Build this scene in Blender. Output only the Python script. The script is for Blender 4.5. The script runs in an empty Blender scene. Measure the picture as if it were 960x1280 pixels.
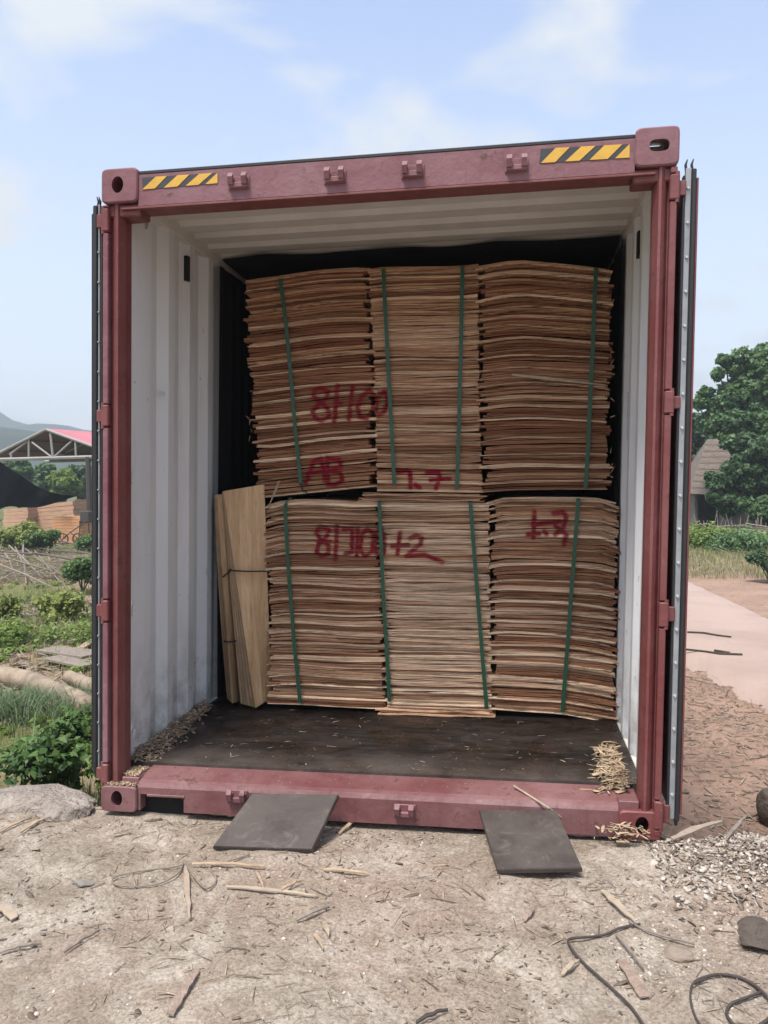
import bpy, math, random
import numpy as np
from mathutils import Vector, Matrix, Euler

random.seed(7)
rng = np.random.default_rng(11)
scn = bpy.context.scene
COL = scn.collection

# ------------------------------------------------------------------ camera
CAM_LOC = Vector((0.6054, -3.4551, 1.4667))
CAM_ROT = Euler((1.53770, 0.010487, 0.157321), 'XYZ')
FOC = 1030.4
cam_data = bpy.data.cameras.new('camera')
cam_data.sensor_fit = 'HORIZONTAL'
cam_data.sensor_width = 36.0
cam_data.lens = FOC / 960.0 * 36.0
cam_data.clip_start = 0.05
cam_data.clip_end = 5000
camera = bpy.data.objects.new('camera', cam_data)
camera.location = CAM_LOC
camera.rotation_euler = CAM_ROT
COL.objects.link(camera)
scn.camera = camera
_RM = CAM_ROT.to_matrix()

def at(u, v, ax, val):
    """world point where the sight line through photo pixel (u, v) meets the plane axis=val"""
    d = _RM @ Vector(((u - 480) / FOC, -(v - 640) / FOC, -1.0))
    t = (val - CAM_LOC[ax]) / d[ax]
    return CAM_LOC + d * t

# ------------------------------------------------------------------ light, sky, exposure
SUN_EL, SUN_AZ = math.radians(65), math.radians(203)     # azimuth clockwise from +Y
sun_dir = Vector((math.sin(SUN_AZ) * math.cos(SUN_EL), math.cos(SUN_AZ) * math.cos(SUN_EL), math.sin(SUN_EL)))
sd = bpy.data.lights.new('sun', 'SUN')
sd.energy = 2.1
sd.angle = math.radians(16)
sd.color = (1.0, 0.955, 0.89)
sun = bpy.data.objects.new('sun', sd)
sun.rotation_euler = sun_dir.to_track_quat('Z', 'Y').to_euler()
sun.location = (0, 0, 50)
COL.objects.link(sun)

world = bpy.data.worlds.new('World')
scn.world = world
world.use_nodes = True
wn, wl = world.node_tree.nodes, world.node_tree.links
bg = wn['Background']
bg.inputs['Strength'].default_value = 0.13
sky = wn.new('ShaderNodeTexSky')
sky.sky_type = 'NISHITA'
sky.sun_disc = False
sky.sun_elevation = SUN_EL
sky.sun_rotation = SUN_AZ
sky.air_density = 1.0
sky.dust_density = 1.2
sky.ozone_density = 1.2
tc = wn.new('ShaderNodeTexCoord')
mp = wn.new('ShaderNodeMapping'); mp.inputs['Scale'].default_value = (1.0, 1.0, 2.2)
wl.new(tc.outputs['Generated'], mp.inputs['Vector'])
n1 = wn.new('ShaderNodeTexNoise'); n1.inputs['Scale'].default_value = 3.6; n1.inputs['Detail'].default_value = 7
n1.inputs['Roughness'].default_value = 0.52; n1.inputs['Distortion'].default_value = 0.25
wl.new(mp.outputs[0], n1.inputs['Vector'])
cr = wn.new('ShaderNodeValToRGB')
cr.color_ramp.elements[0].position = 0.50; cr.color_ramp.elements[0].color = (0, 0, 0, 1)
cr.color_ramp.elements[1].position = 0.66; cr.color_ramp.elements[1].color = (1, 1, 1, 1)
wl.new(n1.outputs['Fac'], cr.inputs[0])
# veil: thin high cloud everywhere, denser to the horizon
sp = wn.new('ShaderNodeSeparateXYZ'); wl.new(tc.outputs['Generated'], sp.inputs[0])
mr = wn.new('ShaderNodeMapRange')
mr.inputs['From Min'].default_value = 0.0; mr.inputs['From Max'].default_value = 0.58
mr.inputs['To Min'].default_value = 0.80; mr.inputs['To Max'].default_value = 0.03
wl.new(sp.outputs['Z'], mr.inputs['Value'])
mxv = wn.new('ShaderNodeMath'); mxv.operation = 'MULTIPLY_ADD'
mxv.inputs[1].default_value = 0.95
wl.new(cr.outputs[0], mxv.inputs[0]); wl.new(mr.outputs[0], mxv.inputs[2]); mxv.use_clamp = True
mixc = wn.new('ShaderNodeMix'); mixc.data_type = 'RGBA'
mixc.inputs['B'].default_value = (2.35, 2.50, 2.66, 1)
wl.new(mxv.outputs[0], mixc.inputs['Factor']); 
hue = wn.new('ShaderNodeMix'); hue.data_type = 'RGBA'; hue.blend_type = 'MULTIPLY'; hue.inputs['Factor'].default_value = 1.0
hue.inputs['B'].default_value = (1.0, .90, .86, 1)
wl.new(sky.outputs[0], hue.inputs['A']); wl.new(hue.outputs['Result'], mixc.inputs['A'])
wl.new(mixc.outputs['Result'], bg.inputs['Color'])

scn.view_settings.view_transform = 'Standard'
scn.view_settings.look = 'None'
scn.view_settings.exposure = 1.45
scn.view_settings.gamma = 1.0
scn.cycles.volume_bounces = 0
scn.cycles.max_bounces = 8

# ------------------------------------------------------------------ mesh helpers
class MB:
    def __init__(s):
        s.v, s.f = [], []
    def add(s, vs, fs):
        o = len(s.v); s.v += [tuple(p) for p in vs]; s.f += [tuple(i + o for i in f) for f in fs]
        return s
    def box(s, x0, x1, y0, y1, z0, z1, b=0.0):
        if b <= 0:
            return s.add([(x0,y0,z0),(x1,y0,z0),(x1,y1,z0),(x0,y1,z0),(x0,y0,z1),(x1,y0,z1),(x1,y1,z1),(x0,y1,z1)],
                         [(0,3,2,1),(4,5,6,7),(0,1,5,4),(1,2,6,5),(2,3,7,6),(3,0,4,7)])
        # chamfered box
        vs = []
        for sx in (0, 1):
            for sy in (0, 1):
                for sz in (0, 1):
                    X, Y, Z = (x0, x1)[sx], (y0, y1)[sy], (z0, z1)[sz]
                    ix, iy, iz = (b, -b)[sx], (b, -b)[sy], (b, -b)[sz]
                    vs += [(X, Y+iy, Z+iz), (X+ix, Y, Z+iz), (X+ix, Y+iy, Z)]
        g = lambda sx, sy, sz, k: (sx*4 + sy*2 + sz)*3 + k
        fs = [(g(0,0,0,0),g(0,0,1,0),g(0,1,1,0),g(0,1,0,0)), (g(1,0,0,0),g(1,1,0,0),g(1,1,1,0),g(1,0,1,0)),
              (g(0,0,0,1),g(1,0,0,1),g(1,0,1,1),g(0,0,1,1)), (g(0,1,0,1),g(0,1,1,1),g(1,1,1,1),g(1,1,0,1)),
              (g(0,0,0,2),g(0,1,0,2),g(1,1,0,2),g(1,0,0,2)), (g(0,0,1,2),g(1,0,1,2),g(1,1,1,2),g(0,1,1,2))]
        for a in (0,1):
            for c in (0,1):
                fs += [(g(a,c,0,0),g(a,c,0,1),g(a,c,1,1),g(a,c,1,0)), (g(a,0,c,0),g(a,1,c,0),g(a,1,c,2),g(a,0,c,2)),
                       (g(0,a,c,1),g(1,a,c,1),g(1,a,c,2),g(0,a,c,2))]
                for d in (0,1):
                    fs.append((g(a,c,d,0),g(a,c,d,1),g(a,c,d,2)))
        return s.add(vs, fs)
    def quadbox(s, base, off):
        """prism from a polygon (list of points) extruded by vector off"""
        n = len(base); off = Vector(off)
        vs = [Vector(p) for p in base] + [Vector(p) + off for p in base]
        fs = [tuple(range(n)), tuple(range(2*n-1, n-1, -1))] + [(i, i+n, (i+1) % n + n, (i+1) % n) for i in range(n)]
        return s.add(vs, fs)
    def cyl(s, p0, p1, r, n=10, r1=None, caps=True):
        return s.tube([p0, p1], [r, r if r1 is None else r1], n, caps)
    def tube(s, pts, r, n=6, caps=True):
        pts = [Vector(p) for p in pts]; m = len(pts)
        rs = r if isinstance(r, (list, tuple)) else [r]*m
        vs, fs = [], []
        prev = None
        for i, p in enumerate(pts):
            t = (pts[min(i+1, m-1)] - pts[max(i-1, 0)])
            t = t.normalized() if t.length > 1e-9 else Vector((0,0,1))
            if prev is None:
                a = t.orthogonal().normalized()
            else:
                a = prev - t*prev.dot(t); a = a.normalized() if a.length > 1e-6 else t.orthogonal().normalized()
            prev = a; bb = t.cross(a)
            for k in range(n):
                w = 2*math.pi*k/n
                vs.append(p + (a*math.cos(w) + bb*math.sin(w))*rs[i])
        for i in range(m-1):
            for k in range(n):
                fs.append((i*n+k, i*n+(k+1) % n, (i+1)*n+(k+1) % n, (i+1)*n+k))
        if caps:
            fs.append(tuple(range(n-1, -1, -1))); fs.append(tuple((m-1)*n+k for k in range(n)))
        return s.add(vs, fs)
    def strip(s, prof, thick_dir, length_dir):
        """sheet following profile points prof, thickness vector, length vector (closed box strip)"""
        m = len(prof); T = Vector(thick_dir); L = Vector(length_dir)
        vs = []
        for p in prof:
            p = Vector(p); vs += [p, p+T, p+T+L, p+L]
        fs = [(0,1,2,3), ((m-1)*4+3, (m-1)*4+2, (m-1)*4+1, (m-1)*4)]
        for i in range(m-1):
            for k in range(4):
                fs.append((i*4+k, (i+1)*4+k, (i+1)*4+(k+1) % 4, i*4+(k+1) % 4))
        return s.add(vs, fs)

SHEAR = 0.024166        # the frame is racked slightly to the right towards its roof
def shear(v):
    return [(p[0] + SHEAR*(p[2]-1.45), p[1], p[2]) for p in v]

def fix_normals(me):
    import bmesh
    bm = bmesh.new(); bm.from_mesh(me); bmesh.ops.recalc_face_normals(bm, faces=bm.faces); bm.to_mesh(me); bm.free()

def obj(name, mb, mat=None, parent=None, sheared=False, smooth=False, loc=None, norm=True):
    me = bpy.data.meshes.new(name)
    v = shear(mb.v) if sheared else mb.v
    if loc is not None:
        v = [(p[0]-loc[0], p[1]-loc[1], p[2]-loc[2]) for p in v]
    me.from_pydata(v, [], mb.f)
    if norm: fix_normals(me)
    if smooth:
        me.polygons.foreach_set('use_smooth', [True]*len(me.polygons))
    if mat: me.materials.append(mat)
    o = bpy.data.objects.new(name, me)
    if loc is not None: o.location = loc
    COL.objects.link(o)
    if parent: o.parent = parent
    return o

def np_obj(name, V, F, mat, parent=None, smooth=False, attr=None):
    """fast mesh from numpy arrays; F is (n,3) or (n,4)"""
    me = bpy.data.meshes.new(name)
    V = np.asarray(V, np.float32); F = np.asarray(F, np.int32)
    k = F.shape[1]
    me.vertices.add(len(V)); me.vertices.foreach_set('co', V.ravel())
    me.loops.add(F.size); me.loops.foreach_set('vertex_index', F.ravel())
    me.polygons.add(len(F)); me.polygons.foreach_set('loop_start', np.arange(0, F.size, k, dtype=np.int32))
    if attr is not None:
        a = me.attributes.new('tone', 'FLOAT', 'POINT'); a.data.foreach_set('value', np.asarray(attr, np.float32))
    me.update(calc_edges=True)
    if smooth: me.polygons.foreach_set('use_smooth', [True]*len(F))
    if mat: me.materials.append(mat)
    o = bpy.data.objects.new(name, me); COL.objects.link(o)
    if parent: o.parent = parent
    return o

def empty(name, loc, label=None, cat=None, group=None):
    o = bpy.data.objects.new(name, None); o.location = loc; o.empty_display_size = 0.2
    COL.objects.link(o); tag(o, label, cat, group)
    bpy.context.view_layer.update()
    return o
def tag(o, label=None, cat=None, group=None, kind=None):
    if label: o['label'] = label
    if cat: o['category'] = cat
    if group: o['group'] = group
    if kind: o['kind'] = kind
    return o
def part(name, mb, mat, parent, sheared=False, smooth=False, norm=True):
    """mesh given in world coordinates, made a child of an (unrotated) parent thing or part"""
    o = obj(name, mb, mat, None, sheared, smooth, norm=norm)
    adopt(o, parent); return o
def wloc(o):
    l = Vector(o.location)
    while o.parent: o = o.parent; l += o.location
    return l
def adopt(o, parent):
    o.parent = parent
    o.location = o.location - wloc(parent)

# numpy value noise
def _hash(ix, iy, s):
    h = (ix.astype(np.int64)*374761393 + iy.astype(np.int64)*668265263 + s*1442695041) & 0xffffffff
    h = ((h ^ (h >> 13))*1274126177) & 0xffffffff
    h = h ^ (h >> 16)
    return (h & 0xffffff)/float(0xffffff)
def vnoise(x, y, s=0):
    x = np.asarray(x, float); y = np.asarray(y, float)
    ix, iy = np.floor(x), np.floor(y); fx, fy = x-ix, y-iy
    fx = fx*fx*(3-2*fx); fy = fy*fy*(3-2*fy)
    a = _hash(ix, iy, s); b = _hash(ix+1, iy, s); c = _hash(ix, iy+1, s); d = _hash(ix+1, iy+1, s)
    return (a+(b-a)*fx)*(1-fy) + (c+(d-c)*fx)*fy
def fbm(x, y, oct=4, s=0, gain=.5):
    t = 0; a = 1; n = 0
    for o in range(oct):
        t = t + a*vnoise(np.asarray(x)*2**o + 17.3*o, np.asarray(y)*2**o - 9.1*o, s+o); n += a; a *= gain
    return t/n - 0.5

# ------------------------------------------------------------------ materials
def newmat(name):
    m = bpy.data.materials.new(name); m.use_nodes = True
    nt = m.node_tree; b = nt.nodes['Principled BSDF']
    return m, nt, b
def N(nt, t, **kw):
    n = nt.nodes.new(t)
    for k, v in kw.items():
        if k in n.inputs: n.inputs[k].default_value = v
        else: setattr(n, k, v)
    return n
def noise(nt, scale, detail=4, rough=.55, vec=None, sc=None, dist=0):
    n = N(nt, 'ShaderNodeTexNoise'); n.inputs['Scale'].default_value = scale; n.inputs['Detail'].default_value = detail
    n.inputs['Roughness'].default_value = rough; n.inputs['Distortion'].default_value = dist
    if vec is None:
        vec = nt.nodes.new('ShaderNodeNewGeometry').outputs['Position']
    if sc:
        m = nt.nodes.new('ShaderNodeMapping'); m.inputs['Scale'].default_value = sc
        nt.links.new(vec, m.inputs['Vector']); vec = m.outputs[0]
    nt.links.new(vec, n.inputs['Vector'])
    return n.outputs['Fac']
def ramp(nt, fac, *stops):
    r = nt.nodes.new('ShaderNodeValToRGB'); els = r.color_ramp.elements
    while len(els) < len(stops): els.new(0.5)
    for e, (p, c) in zip(els, stops):
        e.position = p; e.color = (c, c, c, 1) if isinstance(c, (int, float)) else (*c, 1)
    nt.links.new(fac, r.inputs[0]); return r.outputs[0]
def mix(nt, fac, a, b, mode='MIX'):
    m = nt.nodes.new('ShaderNodeMix'); m.data_type = 'RGBA'; m.blend_type = mode
    for sock, val in (('Factor', fac), ('A', a), ('B', b)):
        if isinstance(val, (int, float)): m.inputs[sock].default_value = val
        elif isinstance(val, tuple): m.inputs[sock].default_value = (*val, 1)
        else: nt.links.new(val, m.inputs[sock])
    return m.outputs['Result']
def bump(nt, b, h, strength=.3, dist=.01, prev=None):
    n = nt.nodes.new('ShaderNodeBump'); n.inputs['Strength'].default_value = strength; n.inputs['Distance'].default_value = dist
    nt.links.new(h, n.inputs['Height']); nt.links.new(n.outputs[0], b.inputs['Normal']); return n
def setc(nt, b, c):
    if isinstance(c, tuple): b.inputs['Base Color'].default_value = (*c, 1)
    else: nt.links.new(c, b.inputs['Base Color'])

def m_red(name, base=(0.138, 0.031, 0.029), dust=(0.21, 0.09, 0.085), amt=.6):
    m, nt, b = newmat(name)
    big = ramp(nt, noise(nt, 2.2, 5, .6), (.35, 0.), (.75, amt))
    c = mix(nt, big, base, dust)
    streak = ramp(nt, noise(nt, 5, 5, .6, sc=(6, 6, .6)), (.55, 0.), (.8, .35))
    c = mix(nt, streak, c, (0.05, .02, .02))
    scr = ramp(nt, noise(nt, 22, 7, .75, sc=(1, 1, 2.5), dist=1.2), (.62, 0.), (.68, .6))
    c = mix(nt, scr, c, (0.24, .15, .14))
    c = mix(nt, ramp(nt, noise(nt, 7, 7, .72, sc=(2.2, 2.2, .35)), (.58, 0.), (.70, .55)), c, (0.07, .028, .016))
    c = mix(nt, ramp(nt, noise(nt, 55, 6, .8), (.63, 0.), (.67, .6)), c, (0.30, .21, .19))
    rust = ramp(nt, noise(nt, 9, 8, .75), (.60, 0.), (.66, .85))
    c = mix(nt, rust, c, (0.07, .03, .02))
    setc(nt, b, c)
    nt.links.new(ramp(nt, noise(nt, 12), (.3, .42), (.8, .72)), b.inputs['Roughness'])
    hh = nt.nodes.new('ShaderNodeMath'); hh.operation = 'ADD'; nt.links.new(noise(nt, 18, 5), hh.inputs[0]); nt.links.new(noise(nt, 3, 2), hh.inputs[1])
    bump(nt, b, hh.outputs[0], .4, .012)
    return m
def m_plain(name, c, rough=.6, var=.25, scale=6, metal=0, bs=.2, bd=.004, c2=None, sc=None):
    m, nt, b = newmat(name)
    c2 = c2 or tuple(x*(1-var) for x in c)
    setc(nt, b, mix(nt, ramp(nt, noise(nt, scale, 6, .62, sc=sc), (.3, 0.), (.7, 1.)), c, c2))
    b.inputs['Roughness'].default_value = rough; b.inputs['Metallic'].default_value = metal
    if bs: bump(nt, b, noise(nt, scale*5, 5), bs, bd)
    return m

RED = m_red('red_paint')
REDF = m_red('red_paint_faded', (0.150, 0.048, 0.056), (0.24, 0.135, 0.145), .8)
REDS = m_red('red_paint_sill', (0.12, 0.036, 0.038), (0.25, 0.14, 0.135), .8)
def m_white():
    m, nt, b = newmat('interior_white_paint')
    c = mix(nt, ramp(nt, noise(nt, 1.3, 5, .6, sc=(1, 1, .35)), (.35, 0.), (.7, 1.)), (0.70, .72, .72), (0.60, .62, .62))
    z = nt.nodes.new('ShaderNodeSeparateXYZ'); nt.links.new(nt.nodes.new('ShaderNodeNewGeometry').outputs['Position'], z.inputs[0])
    low = N(nt, 'ShaderNodeMapRange'); low.inputs['From Min'].default_value = .15; low.inputs['From Max'].default_value = .75
    low.inputs['To Min'].default_value = .85; low.inputs['To Max'].default_value = .0
    nt.links.new(z.outputs['Z'], low.inputs['Value'])
    dirt = N(nt, 'ShaderNodeMath', operation='MULTIPLY'); nt.links.new(low.outputs[0], dirt.inputs[0])
    nt.links.new(ramp(nt, noise(nt, 6, 6, .7), (.42, 0.), (.66, 1.)), dirt.inputs[1])
    c = mix(nt, dirt.outputs[0], c, (0.22, .19, .165))
    c = mix(nt, ramp(nt, noise(nt, 4, 7, .72, sc=(1, 1, .18)), (.52, 0.), (.70, .35)), c, (0.36, .33, .30))
    scr = ramp(nt, noise(nt, 20, 6, .7, sc=(1, 1, .5)), (.65, 0.), (.69, .7))
    c = mix(nt, scr, c, (0.25, .16, .13))
    setc(nt, b, c); b.inputs['Roughness'].default_value = .55
    bump(nt, b, noise(nt, 9, 4), .2, .006)
    return m
WHITE = m_white()
CEIL = m_plain('ceiling_grey_paint', (0.66, .63, .58), .6, .2, 3)
GREYSTRIP = m_plain('galvanised_strip', (0.34, .36, .37), .42, .3, 8, .3)
RUBBER = m_plain('black_rubber', (0.018, .018, .02), .6, .3, 20)
BLACK = m_plain('black_recess', (0.006, .006, .006), .9, .2, 20)
STRAPG = m_plain('green_strap_plastic', (0.010, 0.085, 0.042), .42, .35, 30, bs=.15, bd=.001)
STRAPB = m_plain('dark_twine', (0.02, .016, .016), .7, .3, 20)
YEL = m_plain('hazard_yellow', (0.62, .36, .045), .55, .2, 14)
HBLK = m_plain('hazard_black', (0.035, .038, .042), .6, .3, 14)
TAN = m_plain('splintered_veneer', (0.44, .32, .21), .75, .45, 14, sc=(1, 1, 1), bs=.3)
TANP = m_plain('pale_straw_veneer', (0.40, .32, .23), .75, .35, 14, bs=.3)
GREYW = m_plain('weathered_stick', (0.27, .225, .18), .85, .4, 20, bs=.5)
DARKW = m_plain('dark_twig', (0.07, .055, .048), .9, .4, 20, bs=.4)
def m_floor():
    m, nt, b = newmat('container_floor_wood')
    c = mix(nt, ramp(nt, noise(nt, 3.5, 8, .72, sc=(.8, 1.3, 1), dist=.8), (.42, 0.), (.62, 1.)), (0.003, .0022, .002), (0.026, .019, .016))
    g = ramp(nt, noise(nt, 14, 6, .7, sc=(.35, 2.5, 1)), (.45, 0.), (.8, .6))
    c = mix(nt, g, c, (0.055, .042, .035))
    y = nt.nodes.new('ShaderNodeSeparateXYZ'); nt.links.new(nt.nodes.new('ShaderNodeNewGeometry').outputs['Position'], y.inputs[0])
    mrn = N(nt, 'ShaderNodeMapRange'); mrn.inputs['From Min'].default_value = .12; mrn.inputs['From Max'].default_value = .45
    mrn.inputs['To Min'].default_value = 1.; mrn.inputs['To Max'].default_value = 0.
    nt.links.new(y.outputs['Y'], mrn.inputs['Value'])
    mu = N(nt, 'ShaderNodeMath', operation='MULTIPLY'); nt.links.new(mrn.outputs[0], mu.inputs[0])
    nt.links.new(ramp(nt, noise(nt, 5, 6, .7), (.3, .1), (.65, 1.)), mu.inputs[1])
    c = mix(nt, mu.outputs[0], c, (0.095, .077, .066))      # trodden dust near the sill
    sp_ = ramp(nt, noise(nt, 60, 3, .6, sc=(.5, 1.6, 1)), (.68, 0.), (.74, .6))
    c = mix(nt, sp_, c, (0.2, .165, .12))
    setc(nt, b, c)
    nt.links.new(ramp(nt, noise(nt, 4, 5), (.38, .22), (.62, .75)), b.inputs['Roughness'])
    b.inputs['Specular IOR Level'].default_value = .3
    bump(nt, b, noise(nt, 30, 6, .7, sc=(.4, 1.5, 1)), .5, .006)
    return m
FLOOR = m_floor()

# paint mask for the spray-painted figures on the veneer, written as strokes on the bundles' front
PX0, PX1, PZ0, PZ1 = -0.95, 1.2, 0.15, 2.75
IW, IH = 1720, 2080
FRONT = 1.14
def stroke_mask():
    M = np.zeros((IH, IW), np.float32)
    S = []
    def px(*pts): S.append([at(u, v, 1, FRONT) for u, v in pts])
    # upper bundle: 8/100
    px((409,489),(401,485),(393,488),(392,496),(401,503),(410,511),(411,520),(402,526),(393,523),(391,514),(398,506),(408,498),(410,489))
    px((422,482),(418,527)); px((441,483),(436,524)); px((421,505),(426,504))
    px((461,488),(452,495),(447,508),(449,521),(458,523),(466,512),(469,496),(461,487))
    px((481,489),(472,496),(469,510),(473,519),(481,514),(485,500),(480,489))
    # AB
    px((382,604),(392,577),(402,573),(406,601)); px((384,592),(405,589))
    px((409,572),(410,606)); px((409,573),(424,574),(426,584),(411,589),(425,591),(428,601),(418,606),(409,605))
    # 1.2
    px((498,590),(509,588),(513,591),(513,609)); px((519,606),(524,609))
    px((534,590),(548,590),(550,596),(545,610)); px((538,600),(562,599))
    # lower bundle: 8/100 1 2
    px((409,661),(400,658),(395,665),(399,673),(410,681),(411,691),(402,696),(396,690),(398,680),(408,671),(411,662))
    px((421,657),(419,700)); px((430,662),(440,661),(440,690),(432,692)); px((447,661),(446,694))
    px((459,662),(452,668),(450,688),(456,695),(465,690),(467,668),(459,661))
    px((475,663),(468,670),(469,690),(475,695),(480,690),(480,668),(474,661))
    px((500,666),(497,692)); px((490,683),(510,681))
    px((513,673),(520,669),(527,672),(526,680),(516,688),(510,694)); px((508,695),(530,693),(553,703))
    px((398,678),(412,677))
    # 1.2 on the right column
    px((668,640),(667,672)); px((660,668),(674,667)); px((680,664),(683,667))
    px((692,642),(703,640),(708,646),(704,660),(694,668)); px((694,657),(708,668),(705,680)); px((666,656),(700,652))
    jj, ii = np.meshgrid(np.arange(IW), np.arange(IH))
    X = PX0 + (jj+.5)/IW*(PX1-PX0); Z = PZ0 + (ii+.5)/IH*(PZ1-PZ0)
    for pts in S:
        for a, b in zip(pts[:-1], pts[1:]):
            ax, az, bx, bz = a.x, a.z, b.x, b.z
            m = .05
            i0 = max(0, int((min(az,bz)-m-PZ0)/(PZ1-PZ0)*IH)); i1 = min(IH, int((max(az,bz)+m-PZ0)/(PZ1-PZ0)*IH)+1)
            j0 = max(0, int((min(ax,bx)-m-PX0)/(PX1-PX0)*IW)); j1 = min(IW, int((max(ax,bx)+m-PX0)/(PX1-PX0)*IW)+1)
            x = X[i0:i1, j0:j1]; z = Z[i0:i1, j0:j1]
            L2 = (bx-ax)**2+(bz-az)**2+1e-9
            t = np.clip(((x-ax)*(bx-ax)+(z-az)*(bz-az))/L2, 0, 1)
            d = np.hypot(x-ax-t*(bx-ax), z-az-t*(bz-az))
            M[i0:i1, j0:j1] = np.maximum(M[i0:i1, j0:j1], np.clip(1.5 - d/.0125, 0, 1)*.95 + np.clip(1-d/.04, 0, 1)*.2)
    M = np.clip(M, 0, 1)
    img = bpy.data.images.new('spray_strokes', IW, IH, float_buffer=False)
    img.colorspace_settings.name = 'Non-Color'
    buf = np.ones((IH, IW, 4), np.float32); buf[..., 0] = buf[..., 1] = buf[..., 2] = M
    img.pixels.foreach_set(buf.ravel()); img.pack()
    return img
SPRAY = stroke_mask()

def m_veneer():
    m, nt, b = newmat('veneer_sheet')
    geo = nt.nodes.new('ShaderNodeNewGeometry'); pos = geo.outputs['Position']
    oi = nt.nodes.new('ShaderNodeObjectInfo')
    sepc = nt.nodes.new('ShaderNodeSeparateColor'); nt.links.new(oi.outputs['Color'], sepc.inputs[0])
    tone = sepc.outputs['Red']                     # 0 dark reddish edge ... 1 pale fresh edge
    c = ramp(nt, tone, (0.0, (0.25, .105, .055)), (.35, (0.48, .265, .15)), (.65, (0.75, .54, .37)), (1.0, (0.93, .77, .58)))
    fine = noise(nt, 4, 5, .75, vec=pos, sc=(.55, 4, 46), dist=.15)
    c = mix(nt, 1.0, c, ramp(nt, fine, (.32, (.10, .05, .03)), (.41, (.50, .42, .36)), (.48, (1.0, .97, .93)), (.66, (1.3, 1.26, 1.2))), 'MULTIPLY')
    gr = noise(nt, 9, 5, .7, vec=pos, sc=(1.5, 3, 12))
    c = mix(nt, 1.0, c, ramp(nt, gr, (.25, .8), (.75, 1.15)), 'MULTIPLY')
    red = ramp(nt, noise(nt, 1.6, 3, .6, vec=pos, sc=(1, 1, 6)), (.5, 0.), (.75, .35))
    c = mix(nt, red, c, (0.27, .13, .08))
    # spray paint
    sep = nt.nodes.new('ShaderNodeSeparateXYZ'); nt.links.new(pos, sep.inputs[0])
    def mr_(s, a, b_):
        q = N(nt, 'ShaderNodeMapRange'); q.clamp = False; q.inputs['From Min'].default_value = a; q.inputs['From Max'].default_value = b_
        nt.links.new(s, q.inputs['Value']); return q.outputs[0]
    cmb = nt.nodes.new('ShaderNodeCombineXYZ')
    nt.links.new(mr_(sep.outputs['X'], PX0, PX1), cmb.inputs['X']); nt.links.new(mr_(sep.outputs['Z'], PZ0, PZ1), cmb.inputs['Y'])
    it = nt.nodes.new('ShaderNodeTexImage'); it.image = SPRAY; it.extension = 'CLIP'
    nt.links.new(cmb.outputs[0], it.inputs['Vector'])
    sepn = nt.nodes.new('ShaderNodeSeparateXYZ'); nt.links.new(geo.outputs['True Normal'], sepn.inputs[0])
    ab = N(nt, 'ShaderNodeMath', operation='MULTIPLY'); ab.inputs[1].default_value = -1.6; ab.use_clamp = True
    nt.links.new(sepn.outputs['Y'], ab.inputs[0])
    yg = N(nt, 'ShaderNodeMath', operation='LESS_THAN'); yg.inputs[1].default_value = 1.25; nt.links.new(sep.outputs['Y'], yg.inputs[0])
    m1 = N(nt, 'ShaderNodeMath', operation='MULTIPLY'); nt.links.new(ab.outputs[0], m1.inputs[0]); nt.links.new(yg.outputs[0], m1.inputs[1])
    m2 = N(nt, 'ShaderNodeMath', operation='MULTIPLY'); nt.links.new(m1.outputs[0], m2.inputs[0]); nt.links.new(it.outputs['Color'], m2.inputs[1])
    m3 = N(nt, 'ShaderNodeMath', operation='MULTIPLY'); nt.links.new(m2.outputs[0], m3.inputs[0])
    nt.links.new(ramp(nt, noise(nt, 12, 5, .7, vec=pos, sc=(1, 1, 7)), (.30, .62), (.5, 1.0)), m3.inputs[1])
    c = mix(nt, m3.outputs[0], c, (0.27, .004, .022))
    setc(nt, b, c); b.inputs['Roughness'].default_value = .8
    b.inputs['Specular IOR Level'].default_value = .25
    bump(nt, b, noise(nt, 4, 6, .75, vec=pos, sc=(1, 4, 110)), .8, .006)
    return m
VENEER = m_veneer()

def m_panel():
    m, nt, b = newmat('veneer_face')
    c = mix(nt, ramp(nt, noise(nt, 6, 7, .7, sc=(4, 4, .22), dist=.8), (.32, 0.), (.66, 1.)), (0.66, .46, .26), (0.42, .26, .13))
    c = mix(nt, ramp(nt, noise(nt, 2.2, 4), (.5, 0.), (.72, .5)), c, (0.34, .18, .09))
    c = mix(nt, ramp(nt, noise(nt, 30, 4, .6, sc=(4, 4, .12)), (.60, 0.), (.66, .6)), c, (0.20, .11, .055))
    setc(nt, b, c); b.inputs['Roughness'].default_value = .7
    bump(nt, b, noise(nt, 30, 4, sc=(3, 3, .2)), .2, .002)
    return m
PANEL = m_panel()

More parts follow.
